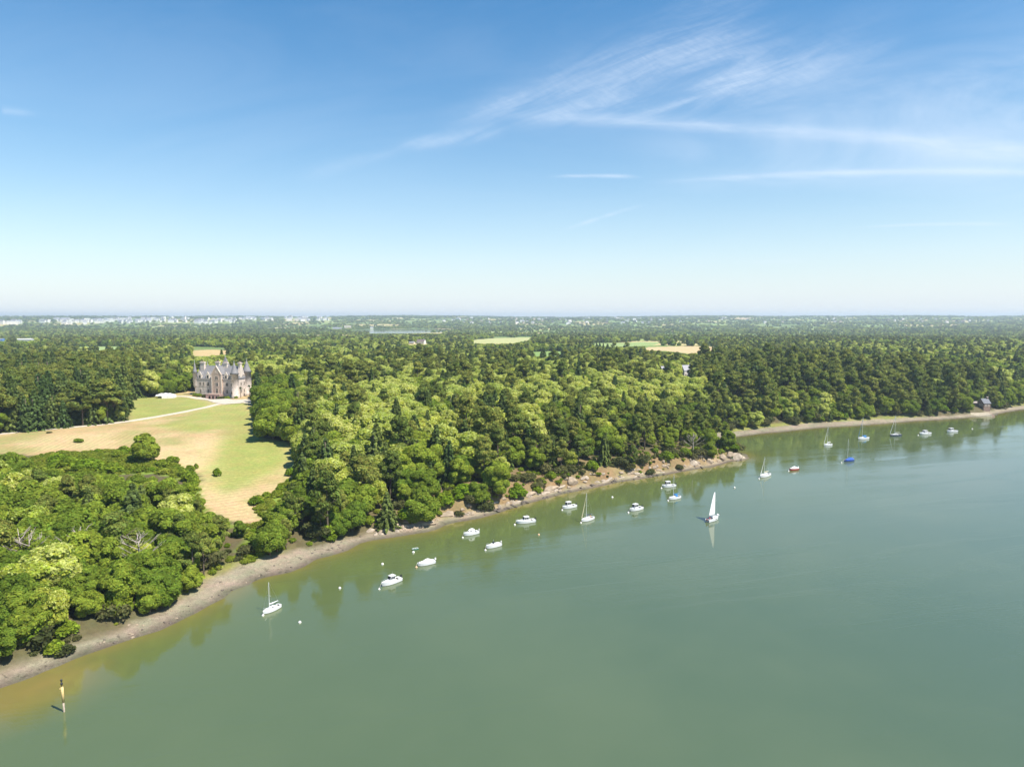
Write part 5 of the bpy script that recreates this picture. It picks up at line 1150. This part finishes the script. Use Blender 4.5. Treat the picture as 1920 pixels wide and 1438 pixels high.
def cabin(x0, x1, w0, z0, h, root, rake=.55, roofm=DECKW, wind=True):
    """pilothouse: raked front, dark windows all round, overhanging roof"""
    m = MB(); m.hexa([(x0, -w0, z0), (x1, -w0 * .86, z0), (x1, w0 * .86, z0), (x0, w0, z0), (x0 + .05, -w0 * .86, z0 + h), (x1 - rake, -w0 * .74, z0 + h), (x1 - rake, w0 * .74, z0 + h), (x0 + .05, w0 * .86, z0 + h)]); c_ = m.build('cabin', DECKW, root)
    MB().hexa([(x0 - .25, -w0 * .92, z0 + h), (x1 - rake + .18, -w0 * .8, z0 + h), (x1 - rake + .18, w0 * .8, z0 + h), (x0 - .25, w0 * .92, z0 + h), (x0 - .2, -w0 * .86, z0 + h + .1), (x1 - rake, -w0 * .72, z0 + h + .12), (x1 - rake, w0 * .72, z0 + h + .12), (x0 - .2, w0 * .86, z0 + h + .1)]).build('cabin_roof', roofm, c_)
    if not wind: return c_
    def lerp(a, b, f_): return tuple(a[i] + (b[i] - a[i]) * f_ for i in range(3))
    A0, A1, A2, A3 = (x1, -w0 * .86, z0), (x1, w0 * .86, z0), (x1 - rake, -w0 * .74, z0 + h), (x1 - rake, w0 * .74, z0 + h)
    for f0, f1 in ((.06, .48), (.52, .94)):
        q_ = [lerp(lerp(A0, A2, v_), lerp(A1, A3, v_), f_) for v_, f_ in ((.42, f0), (.42, f1), (.9, f1), (.9, f0))]
        MB().hexa([(p[0] - .05, p[1], p[2]) for p in q_] + [(p[0] + .025, p[1], p[2] + .01) for p in q_]).build('windscreen', TINT, c_)
    for s_ in (1, -1):
        B0, B1, B2, B3 = (x0, w0 * s_, z0), (x1, w0 * .86 * s_, z0), (x0 + .05, w0 * .86 * s_, z0 + h), (x1 - rake, w0 * .74 * s_, z0 + h)
        for f0, f1 in ((.08, .5), (.56, .92)):
            q_ = [lerp(lerp(B0, B2, v_), lerp(B1, B3, v_), f_) for v_, f_ in ((.44, f0), (.44, f1), (.9, f1), (.9, f0))]
            MB().hexa([(p[0], p[1] - .03 * s_, p[2]) for p in q_] + [(p[0], p[1] + .025 * s_, p[2] + .004) for p in q_]).build('side_window', TINT, c_)
    return c_
def outboard(x, z, root, m=BLACKP):
    o = MB().hexa([(x - .45, -.16, z + .1), (x, -.16, z + .1), (x, .16, z + .1), (x - .45, .16, z + .1), (x - .38, -.12, z + .62), (x - .06, -.12, z + .58), (x - .06, .12, z + .58), (x - .38, .12, z + .62)]).build('outboard_motor', m, root)
    MB().hexa([(x - .3, -.06, -.5), (x - .12, -.06, -.5), (x - .12, .06, -.5), (x - .3, .06, -.5), (x - .32, -.08, z + .1), (x - .08, -.08, z + .1), (x - .08, .08, z + .1), (x - .32, .08, z + .1)]).build('motor_leg', BLACKP, o)
def boat_at(name, bow, stern, label, cat, Lmin=4.5, Lmax=8.5):
    b0 = np.array(at(*bow)); s0 = np.array(at(*stern)); d = b0 - s0; L = float(np.clip(np.linalg.norm(d), Lmin, Lmax)); c_ = (b0 + s0) / 2
    r = empty(name, (c_[0], c_[1], 0), math.atan2(d[1], d[0])); tag(r, label, cat); return r, L
def motorboat(bow, stern, label, style, m=HULLW, Lm=(5.0, 8.0)):
    r, L = boat_at('motorboat', bow, stern, label, 'motorboat', *Lm); B = L * .36; fb = .62 + .03 * L
    hull(L, B, fb, r, m)
    zd = fb * 1.0
    if style == 'cruiser':                      # tall cabin amidships, forward trunk
        MB().hexa([(.02 * L, -B * .30, zd), (.34 * L, -B * .16, zd + .08), (.34 * L, B * .16, zd + .08), (.02 * L, B * .30, zd), (.02 * L, -B * .27, zd + .42), (.28 * L, -B * .13, zd + .30), (.28 * L, B * .13, zd + .30), (.02 * L, B * .27, zd + .42)]).build('fore_cabin', DECKW, r)
        cabin(-.14 * L, .14 * L, B * .36, zd + .02, 1.25, r); rail(L, B, fb, r); outboard(-.5 * L, fb, r)
        MB().tube([(-.05 * L, .2, zd + 1.3), (-.05 * L, .2, zd + 2.5)], .02, 4).build('aerial', STEEL, r)
    elif style == 'pilot':                      # high wheelhouse forward
        cabin(-.06 * L, .24 * L, B * .37, zd + .02, 1.5, r, .3); rail(L, B, fb, r, .7); outboard(-.5 * L, fb, r)
        MB().hexa([(.2 * L, -B * .22, zd), (.38 * L, -B * .1, zd + .08), (.38 * L, B * .1, zd + .08), (.2 * L, B * .22, zd), (.2 * L, -B * .2, zd + .4), (.34 * L, -B * .08, zd + .3), (.34 * L, B * .08, zd + .3), (.2 * L, B * .2, zd + .4)]).build('fore_cabin', DECKW, r)
        MB().tube([(0, 0, zd + 1.6), (0, 0, zd + 2.6)], .02, 4).build('aerial', STEEL, r)
    elif style == 'round':                      # rounded canvas canopy
        V = []; F = []; n = 8
        for i in range(7):
            x = -.2 * L + .36 * L * i / 6; hh = 1.25 * math.sin(math.pi * (.22 + .66 * (1 - i / 6) * .8)) ; ww = B * .37 * (1 - .25 * i / 6)
            for k in range(n + 1): a = math.pi * k / n; V.append((x, ww * math.cos(a), zd + hh * math.sin(a) ** .7))
        for i in range(6):
            for k in range(n): F.append((i * (n + 1) + k, i * (n + 1) + k + 1, (i + 1) * (n + 1) + k + 1, (i + 1) * (n + 1) + k))
        F += [tuple(range(n + 1)), tuple(reversed(range(6 * (n + 1), 7 * (n + 1))))]
        c_ = MB().add(V, F).build('canopy', SAILM, r, True)
        for s_ in (1, -1): MB().box(.02 * L, s_ * B * .32 - .03, zd + .42, .11 * L, s_ * B * .32 + .03, zd + .72).build('side_window', TINT, c_)
        MB().hexa([(.12 * L, -B * .26, zd), (.34 * L, -B * .13, zd + .08), (.34 * L, B * .13, zd + .08), (.12 * L, B * .26, zd), (.12 * L, -B * .23, zd + .42), (.3 * L, -B * .1, zd + .3), (.3 * L, B * .1, zd + .3), (.12 * L, B * .23, zd + .42)]).build('fore_cabin', DECKW, r)
        rail(L, B, fb, r, .7); outboard(-.5 * L, fb, r, mat_cock)
    elif style == 'covered':                    # fitted white cover, peaked amidships
        V = []; F = []; n = 6
        for i in range(10):
            t_ = .06 + .84 * i / 9; x = (t_ - .5) * L; w = B / 2 * (1 if t_ < .45 else math.cos((t_ - .45) / .55 * math.pi / 2) ** .72) * .98; pk = fb + .18 + .72 * math.exp(-((t_ - .42) / .2) ** 2)
            for k in range(n + 1): a = k / n * 2 - 1; V.append((x, w * a, fb * (1 + .32 * t_ ** 2.2) + .02 + (pk - fb) * (1 - abs(a) ** 1.6)))
        for i in range(9):
            for k in range(n): F.append((i * (n + 1) + k, (i + 1) * (n + 1) + k, (i + 1) * (n + 1) + k + 1, i * (n + 1) + k + 1))
        MB().add(V, F).build('boat_cover', SAILM, r, True); outboard(-.5 * L, fb, r, SAILM)
    elif style == 'open':                       # open fishing boat with low windscreen
        c_ = MB().hexa([(.0 * L, -B * .3, zd), (.3 * L, -B * .16, zd + .08), (.3 * L, B * .16, zd + .08), (.0 * L, B * .3, zd), (.0 * L, -B * .27, zd + .5), (.22 * L, -B * .12, zd + .32), (.22 * L, B * .12, zd + .32), (.0 * L, B * .27, zd + .5)]).build('fore_cabin', DECKW, r)
        MB().hexa([(.0 * L, -B * .25, zd + .5), (.05 * L, -B * .22, zd + .48), (.05 * L, B * .22, zd + .48), (.0 * L, B * .25, zd + .5), (-.05 * L, -B * .24, zd + .9), (-.04 * L, -B * .22, zd + .9), (-.04 * L, B * .22, zd + .9), (-.05 * L, B * .24, zd + .9)]).build('windscreen', TINT, c_)
        MB().hexa([(-.46 * L, -B * .36, zd + .02), (-.05 * L, -B * .4, zd + .02), (-.05 * L, B * .4, zd + .02), (-.46 * L, B * .36, zd + .02), (-.4 * L, -B * .2, zd + .28), (-.08 * L, -B * .2, zd + .36), (-.08 * L, B * .2, zd + .36), (-.4 * L, B * .2, zd + .28)]).build('cockpit_cover', SAILM, r)
        MB().box(-.02 * L, -.03, zd + .5, .0 * L, .03, zd + 1.6).build('aerial', STEEL, r); outboard(-.5 * L, fb, r, mat_cock); rail(L, B, fb, r, .72)
    MB().hexa([(-.46 * L, -B * .415, fb * .62), (.2 * L, -B * .505, fb * .7), (.2 * L, -B * .49, fb * .7), (-.46 * L, -B * .40, fb * .62), (-.46 * L, -B * .415, fb * .7), (.2 * L, -B * .505, fb * .78), (.2 * L, -B * .49, fb * .78), (-.46 * L, -B * .40, fb * .7)]).build('rubbing_strake', mat_cock, r)
    return r, L
def sailboat(bow, stern, top, label, genoa=None, cover=SAILM, m=HULLW, sprayhood=None, band=None, full_cover=None, mast_t=.58, Lm=(5.2, 9)):
    """moored sailing boat: mast, boom with stowed sail, forestay (rolled foresail), stays and spreaders"""
    r, L = boat_at('sailing_boat', bow, stern, label, 'sailing boat', *Lm); B = L * .34; fb = .55 + .045 * L
    hull(L, B, fb, r, m, .62, .35, (.06, .36), True)
    c0 = r.location; y_m = math.hypot(c0.x, c0.y); H = CAM_Z + gno(*top)[1] * c0.y; H = max(min(H, 13), 5.0)
    xm = (mast_t - .5) * L; zd = fb * 1.03
    if band: MB().box(-.44 * L, -B * .40, .1, -.43 * L, B * .40, .3).build('stern_band', band, r)
    t_ = MB().hexa([(-.13 * L, -B * .30, zd - .05), (.24 * L, -B * .18, zd), (.24 * L, B * .18, zd), (-.13 * L, B * .30, zd - .05), (-.13 * L, -B * .26, zd + .42), (.17 * L, -B * .14, zd + .28), (.17 * L, B * .14, zd + .28), (-.13 * L, B * .26, zd + .42)]).build('coachroof', DECKW, r)
    for s_ in (1, -1): MB().hexa([(-.08 * L, s_ * B * .283, zd + .14), (.08 * L, s_ * B * .235, zd + .14), (.08 * L, s_ * B * .22, zd + .14), (-.08 * L, s_ * B * .27, zd + .14), (-.08 * L, s_ * B * .277, zd + .3), (.08 * L, s_ * B * .228, zd + .27), (.08 * L, s_ * B * .21, zd + .27), (-.08 * L, s_ * B * .26, zd + .3)]).build('side_window', TINT, t_)
    ma = MB().tube([(xm, 0, zd - .1), (xm - .02 * H * .3, 0, H)], [.085, .06], 8).build('mast', ALU, r)
    MB().tube([(xm - .05, -.085 * H, H * .55), (xm, 0, H * .555), (xm - .05, .085 * H, H * .55)], .03, 5).build('spreader', ALU, ma)
    sh = MB()
    for s_ in (1, -1): sh.tube([(xm - .1, s_ * B * .46, zd), (xm - .05, s_ * .085 * H, H * .55), (xm - .05, 0, H * .96)], .014, 3)
    sh.tube([(-.49 * L, 0, zd), (xm - .06, 0, H)], .012, 3); sh.build('rigging', STEEL, ma)
    bo = MB().tube([(xm - .1, 0, zd + .85), (-.40 * L, 0, zd + .95)], .05, 6).build('boom', ALU, r)
    MB().tube([(xm - .05, 0, zd + 1.12), (xm - .15 * L, 0, zd + 1.02), (-.38 * L, 0, zd + 1.02)], [.17, .15, .07], 8).build('sail_cover', cover, bo, True)
    fs = MB().tube([(.485 * L, 0, fb * 1.2), (xm + .02, 0, H * .95)], .016 if genoa is None else .028, 4).build('forestay', STEEL, r)
    if genoa: MB().tube([(.475 * L, 0, fb * 1.2 + .5), (.47 * L - .2 * (.47 * L - xm), 0, fb + (H - fb) * .22), (xm + .05, 0, H * .92)], [.10, .11, .04], 6).build('furled_foresail', genoa, fs)
    if sprayhood:
        V = []; F = []
        for i, (x, hh, ww) in enumerate([(-.16 * L, .85, .40), (-.1 * L, .82, .38), (-.03 * L, .42, .32)]):
            for k in range(7): a = math.pi * k / 6; V.append((x, B * ww * math.cos(a), zd + .1 + hh * math.sin(a) ** .6))
        for i in range(2):
            for k in range(6): F.append((i * 7 + k, i * 7 + k + 1, (i + 1) * 7 + k + 1, (i + 1) * 7 + k))
        MB().add(V, F).build('sprayhood', sprayhood, r, True)
    if full_cover:
        V = []; F = []
        for i in range(9):
            tt_ = .04 + .8 * i / 8; x = (tt_ - .5) * L; w = B / 2 * (.75 if tt_ < .2 else (1 if tt_ < .5 else math.cos((tt_ - .45) / .55 * math.pi / 2) ** .8)) * .9
            for k in range(7): a = k / 6 * 2 - 1; V.append((x, w * a, fb * 1.06 + .03 + .75 * (1 - abs(a) ** 1.5) * (1 - .6 * abs(tt_ - .4) * 1.6)))
        for i in range(8):
            for k in range(6): F.append((i * 7 + k, (i + 1) * 7 + k, (i + 1) * 7 + k + 1, i * 7 + k + 1))
        MB().add(V, F).build('boat_cover', full_cover, r, True)
    pu = MB(); pu.tube([(.30 * L, -B * .22, zd), (.30 * L, -B * .22, zd + .55), (.47 * L, 0, zd + .7), (.30 * L, B * .22, zd + .55), (.30 * L, B * .22, zd)], .02, 4); pu.tube([(-.4 * L, -B * .3, zd), (-.4 * L, -B * .3, zd + .6), (-.48 * L, 0, zd + .6), (-.4 * L, B * .3, zd + .6), (-.4 * L, B * .3, zd)], .02, 4); pu.build('guard_rail', STEEL, r)
    MB().box(-.53 * L, -.03, -.4, -.49 * L, .03, fb).build('rudder', DECKW, r)
    return r, L, fb
def buoy(px, py, label, rad=.34, m=BUOYM, group=None):
    x, y = at(px, py, .15); r = empty('mooring_buoy', (x, y, 0), 0)
    MB().lathe([(.02, -rad * .8), (rad * .6, -rad * .55), (rad * .95, 0), (rad, rad * .35), (rad * .8, rad * .85), (rad * .4, rad * 1.15), (.05, rad * 1.25)], (0, 0, 0), 12).build('float', m, r, True)
    n = 10; MB().tube([(.09 * math.cos(a), 0, rad * 1.3 + .09 * math.sin(a)) for a in np.linspace(0, 2 * math.pi, n)], .022, 4).build('ring', STEEL, r)
    tag(r, label, 'buoy', group); return r
def moor(bow, label, dpx=(-3, 2.5), rad=.33, m=BUOYM):
    b = buoy(bow[0] + dpx[0], bow[1] + dpx[1], label, rad, m)
    x, y = at(*bow); MB().tube([(0, 0, rad * 1.3), ((x - b.location.x) * .5, (y - b.location.y) * .5, .55), (x - b.location.x, y - b.location.y, .85)], .03, 4).build('mooring_line', ROPE, b)

sailboat((494, 1152), (524, 1138), (502, 1090), 'white sloop with bare mast and stowed sail moored alone off the mud cove', mast_t=.62)
moor((494, 1152), 'white buoy under the bow of the sloop off the mud cove', (-1, 1), .3)
motorboat((715, 1100), (751, 1087), 'white cabin cruiser with dark windscreen moored nearest the cove', 'cruiser'); moor((715, 1100), 'small white buoy tied to the bow of the cruiser nearest the cove', (-4, 4), .3)
motorboat((782, 1062), (815, 1054.5), 'white motorboat wholly under a peaked fitted cover', 'covered'); moor((782, 1062), 'weathered orange buoy at the bow of the covered motorboat', (-1.5, 1), .36, BUOYO)
motorboat((911, 1029), (938.5, 1022), 'low white motorboat with small windscreen and thin aerial', 'open'); moor((911, 1029), 'white buoy at the bow of the low motorboat with the aerial', (-1, 2), .33)
motorboat((869, 1005), (897, 999), 'white motorboat with a rounded white canopy', 'round'); moor((869, 1005), 'white buoy at the bow of the motorboat with rounded canopy', (-1.5, 2.5), .33)
motorboat((967, 982), (1003, 977.5), 'largest white cabin cruiser lying broadside off the rocks', 'cruiser', Lm=(6, 9)); moor((967, 982), 'buoy tied to the bow of the largest cruiser', (-2, 1.5), .36)
motorboat((1054.5, 954.5), (1079.5, 949.5), 'white wheelhouse motorboat moored close under the rocky bank', 'pilot'); moor((1054.5, 954.5), 'buoy at the bow of the motorboat close under the rocks', (-.5, 1.5), .36)
s8 = sailboat((1090, 979), (1112.5, 972), (1098, 924), 'white sloop with a cream rolled foresail and a person aboard', CREAMS, DARKH, mast_t=.6); moor((1090, 979), 'buoy touching the bow of the sloop with cream foresail', (-.8, .8), .33)
motorboat((1181, 959), (1203.5, 953.5), 'white wheelhouse motorboat moored alone in open water past the cream-sailed sloop', 'pilot'); moor((1181, 959), 'buoy at the bow of the lone wheelhouse motorboat', (-3, 2), .36)
motorboat((1241, 914), (1266, 911.5), 'high white pilothouse boat moored near the point', 'pilot', Lm=(6, 9)); moor((1241, 914), 'buoy by the bow of the high pilothouse boat', (-1, 1), .38)
sailboat((1254, 937.5), (1275, 933), (1260, 889.5), 'white sailing boat with a bright blue sail cover and sprayhood', None, BLUEC, sprayhood=BLUEC, mast_t=.6); moor((1254, 937.5), 'buoy at the bow of the sailing boat with blue sail cover', (-1.5, 1), .36)
sailboat((1425.5, 896), (1442.5, 890.5), (1433, 856), 'small white sloop with pale rolled foresail moored just off the rock tip', SAILM, CREAMS, mast_t=.58); moor((1425.5, 896), 'buoy at the bow of the small sloop off the rock tip', (-2.5, 1.5), .36)
motorboat((1479.5, 882.5), (1496, 880), 'small boat with red hull side and white top', 'covered', REDH, (4, 6)); moor((1479.5, 882.5), 'buoy by the bow of the small red boat', (-1, .5), .36)
sailboat((1544.5, 836.5), (1559, 834.5), (1552, 800), 'small white sloop moored off the far mud bank', SAILM, mast_t=.55)
sailboat((1582, 866), (1600, 864), (1591.5, 822.6), 'blue sailing boat under a blue cover with bare mast', None, BLUEC, NAVY, full_cover=mat('royal_cover', (.03, .10, .45), .8), mast_t=.62); moor((1582, 866), 'white buoy off the bow of the blue sailing boat', (-4.5, 1.5), .38)
sailboat((1608.5, 824.5), (1627.5, 822), (1615.7, 782), 'white sailing boat with blue rolled foresail and blue cockpit canopy', BLUEC, BLUEC, sprayhood=BLUEC, mast_t=.6)
sailboat((1668, 818), (1688.8, 816.8), (1678, 778), 'white-decked sailing boat with dark blue topsides and pale rolled foresail', SAILM, mat_cock, DARKH, mast_t=.55)
motorboat((1723, 815), (1744, 813), 'sleek white motorboat with dark cabin windows', 'cruiser', Lm=(6, 9)); moor((1723, 815), 'buoy at the bow of the sleek dark-windowed motorboat', (-1.5, .8), .38)
motorboat((1775, 810.5), (1793.4, 809.3), 'white motorboat moored nearest the boathouse', 'pilot', Lm=(6, 9))
motorboat((1821, 777.5), (1831, 775.8), 'small white boat pulled up on the slipway below the boathouse', 'covered', Lm=(3.6, 4.5))[0].location.z = 1.15

# the sloop under sail, heading to the right with two people in the cockpit
r, L = boat_at('sailing_boat', (1347, 971), (1326, 979), 'white sloop under full white mainsail crossing the open river', 'sailing boat', 5.4, 7.5)
B = L * .34; fb = .95; hull(L, B, fb, r, HULLW, .62, .35, (.04, .34), True)
cr = MB().hexa([(-.13 * L, -B * .30, fb - .05), (.24 * L, -B * .18, fb), (.24 * L, B * .18, fb), (-.13 * L, B * .30, fb - .05), (-.13 * L, -B * .26, fb + .42), (.17 * L, -B * .14, fb + .28), (.17 * L, B * .14, fb + .28), (-.13 * L, B * .26, fb + .42)]).build('coachroof', DECKW, r)
for s_ in (1, -1): MB().box(-.06 * L, s_ * B * .255 - .05, fb + .1, .02 * L, s_ * B * .255 + .05, fb + .28).build('porthole', TINT, cr)
for s_ in (1, -1): MB().box(-.02 * L, s_ * B * .49 - .03, fb * .5, .05 * L, s_ * B * .49 + .03, fb * .72).build('hull_window', TINT, r)
Hs = CAM_Z + gno(1337.4, 922.5)[1] * r.location.y; xm = .16 * L
MB().tube([(xm, 0, fb - .1), (xm - .12, 0, Hs)], [.08, .05], 8).build('mast', ALU, r); MB().tube([(xm - .1, 0, fb + .75), (-.36 * L, .0, fb + .85)], .05, 6).build('boom', ALU, r)
V = []; F = []
for i in range(12):
    t_ = i / 11; zz = fb + .8 + (Hs - fb - 1.0) * t_; ch = (.52 * L) * (1 - t_) ** .82 + .06
    for k in range(6): u = k / 5; V.append((xm - .1 - ch * u, -.30 * math.sin(math.pi * u) * (1 - t_) + .25 * u * t_, zz))
for i in range(11):
    for k in range(5): F.append((i * 6 + k, i * 6 + k + 1, (i + 1) * 6 + k + 1, (i + 1) * 6 + k))
sl = MB().add(V, F).build('mainsail', SAILM, r, True); so = sl.modifiers.new('cloth', 'SOLIDIFY'); so.thickness = .02
bt = MB()
for t_ in (.25, .45, .65, .82):
    zz = fb + .8 + (Hs - fb - 1.0) * t_; ch = .52 * L * (1 - t_) ** .82; bt.tube([(xm - .1 - ch * .55, -.30 * math.sin(math.pi * .55) * (1 - t_) - .03, zz), (xm - .1 - ch, .2 * t_ - .03, zz - .05)], .018, 4)
bt.build('batten', mat_cock, sl)
fs = MB().tube([(.485 * L, 0, fb * 1.2), (xm, 0, Hs * .93)], .018, 4).build('forestay', STEEL, r)
MB().tube([(.46 * L, -.3, fb + .15), (.40 * L, 0, fb + .55), (.36 * L, .2, fb + .2)], [.22, .28, .2], 8).build('stowed_foresail', SAILM, fs, True)
MB().box(-.55 * L, -.03, -.5, -.5 * L, .03, fb).build('rudder', DECKW, r); outboard(-.5 * L, fb * .8, r, REDH)
sail_r, sail_L, sail_fb = r, L, fb

# people, seated
SKIN = mat('skin', (0.52, 0.33, 0.24), 0.6, 0.3); HAIR = mat('dark_hair', (0.05, 0.035, 0.025), 0.8, 0.2)
def seated(root, lx, ly, lz, face, top_col, leg_col, label):
    o = root.matrix_basis @ Vector((lx, ly, lz)); p = empty('person', o, root.rotation_euler.z + face); tag(p, label, 'person')
    pts = {'pel': (0, 0, .0, .15), 'wai': (-.02, 0, .2, .135), 'che': (0, 0, .42, .165), 'nec': (.02, 0, .58, .06), 'hea': (.04, 0, .70, .095), 'top': (.04, 0, .80, .075), 'sL': (0, .19, .52, .07), 'sR': (0, -.19, .52, .07), 'eL': (.12, .25, .28, .05), 'eR': (.12, -.25, .28, .05), 'hL': (.34, .18, .2, .038), 'hR': (.34, -.18, .2, .038),
           'kL': (.42, .12, .03, .08), 'kR': (.42, -.12, .03, .08), 'aL': (.45, .12, -.40, .05), 'aR': (.45, -.12, -.40, .05), 'fL': (.62, .12, -.43, .04), 'fR': (.62, -.12, -.43, .04), 'gL': (.40, .15, .2, .03), 'gR': (.40, -.15, .2, .03)}
    nm = list(pts); E = [('pel', 'wai'), ('wai', 'che'), ('che', 'nec'), ('nec', 'hea'), ('hea', 'top'), ('che', 'sL'), ('che', 'sR'), ('sL', 'eL'), ('sR', 'eR'), ('eL', 'hL'), ('eR', 'hR'), ('hL', 'gL'), ('hR', 'gR'), ('pel', 'kL'), ('pel', 'kR'), ('kL', 'aL'), ('kR', 'aR'), ('aL', 'fL'), ('aR', 'fR')]
    me = bpy.data.meshes.new('body'); me.from_pydata([pts[k][:3] for k in nm], [(nm.index(a), nm.index(b)) for a, b in E], []); b = link('body', me, p)
    sk = b.modifiers.new('skin', 'SKIN'); 
    for i, k in enumerate(nm): me.skin_vertices[0].data[i].radius = (pts[k][3], pts[k][3]); me.skin_vertices[0].data[i].use_root = (k == 'pel')
    b.modifiers.new('sub', 'SUBSURF').levels = 1; b.modifiers['sub'].render_levels = 2; me.materials.append(SKIN)
    MB().lathe([(.17, .02), (.155, .2), (.185, .42), (.15, .53), (.075, .58)], (0, 0, 0), 12).tube([(0, .17, .5), (.06, .235, .38)], .085, 8).tube([(0, -.17, .5), (.06, -.235, .38)], .085, 8).build('shirt', mat('shirt', top_col, .9), p, True)
    MB().tube([(-.05, .1, .0), (.2, .12, .02), (.40, .12, .04)], [.12, .105, .095], 8).tube([(-.05, -.1, .0), (.2, -.12, .02), (.40, -.12, .04)], [.12, .105, .095], 8).build('shorts', mat('shorts', leg_col, .9), p, True)
    MB().lathe([(.105, .70), (.112, .76), (.095, .83), (.04, .87)], (.025, 0, 0), 12).build('hair', HAIR, p, True)
seated(sail_r, -.36 * sail_L, -.25, sail_fb + .02, 0.5, (.55, .12, .16), (.5, .5, .55), 'person in a red top sitting at the stern of the sloop under sail')
seated(sail_r, -.27 * sail_L, .30, sail_fb + .02, -0.6, (.7, .6, .62), (.1, .12, .2), 'person in pale clothes sitting ahead of the one in red')
seated(s8[0], -.22 * s8[1], .1, s8[2] + .05, 2.2, (.62, .26, .08), (.35, .2, .1), 'person in orange sitting in the cockpit of the sloop with cream foresail')

# loose buoys
for px, py, lb, m, rd in [(637, 1102, 'white buoy floating alone between the cove cruiser and the beach', BUOYM, .36), (562, 1166, 'white buoy floating nearest to the lone cove sloop', BUOYM, .36), (717, 1057, 'cream buoy floating off the beach before the dark oak grove', BUOYM, .38),
                          (1010, 1002, 'weathered orange buoy floating beyond the largest cruiser', BUOYO, .36), (1148, 932, 'white buoy floating between the cream-sailed sloop and the rocks', BUOYM, .42), (1377, 914, 'white buoy floating off the rock tip', BUOYM, .40), (1823, 804, 'white buoy floating below the boathouse slipway', BUOYM, .45)]: buoy(px, py, lb, rd, m)
# the buoy with a green dinghy
buoy(775, 1035, 'white buoy with a small green tender lying behind it', .4)
r, L = boat_at('dinghy', (774, 1031), (782, 1029), 'tiny green tender lying behind a white buoy', 'dinghy', 2.2, 2.6); GREEN = mat('green_hull', (.05, .28, .22), .5, .4); hull(L, 1.15, .32, r, GREEN, .8, .12, (.1, .75)); MB().box(-.2, -.5, .2, .05, .5, .25).build('thwart', BARK, r)

# channel post
YEL = mat('faded_yellow', (0.62, 0.46, 0.20), 0.6, 0.3, 2, 0.2); RUST = mat('barnacled_pile', (0.40, 0.33, 0.26), 0.9, 0.1, 4, 0.4)
x, y = at(119.8, 1334); H = CAM_Z + gno(116.7, 1272.5)[1] * y; po = empty('channel_post', (x, y, 0), .2); tag(po, 'yellow channel post with dark topmark standing in shallow water', 'post')
MB().tube([(.06, 0, -2.5), (.02, 0, H * .3)], .15, 10).build('pile', RUST, po, True); MB().tube([(.02, 0, H * .3), (-.05, 0, H * .76)], [.22, .22], 10).build('yellow_section', YEL, po, True)
MB().tube([(-.05, 0, H * .76), (-.07, 0, H * .92)], .06, 6).build('stem', BLACKP, po); MB().lathe([(.06, H * .80), (.2, H * .84), (.2, H * .87), (.06, H * .91)], (-.06, 0, 0), 10).build('topmark', BLACKP, po); MB().lathe([(.06, H * .91), (.2, H * .955), (.16, H * .985), (.05, H)], (-.07, 0, 0), 10).build('topmark', BLACKP, po)
MB().box(-.4, -.14, H * .70, -.12, .14, H * .73).build('bracket', YEL, po)
# blue tarpaulin at the edge of the beach
x, y, z = ground_at(463, 1030); tp = empty('tarpaulin', (x, y, z), .5); tag(tp, 'blue tarpaulin over a boat under the trees at the top of the beach', 'tarpaulin'); TARP = mat('blue_tarp', (.02, .08, .45), .5, .4, 2, .2)
V = []; F = []
for i in range(8):
    u = i / 7; w = .9 * math.sin(math.pi * (.12 + .76 * u)) + .1
    for k in range(6): a = k / 5 * 2 - 1; V.append(((u - .5) * 4, w * a, .1 + .95 * (1 - abs(a) ** 2) * (.55 + .45 * math.sin(math.pi * u)) + .06 * math.sin(9 * u + 5 * a)))
for i in range(7):
    for k in range(5): F.append((i * 6 + k, (i + 1) * 6 + k, (i + 1) * 6 + k + 1, i * 6 + k + 1))
MB().add(V, F).build('cloth', TARP, tp, True); MB().tube([(-2, 0, .1), (0, 0, .05), (2, 0, .15)], [.3, .6, .2], 8).build('covered_hull', BARK, tp, True)
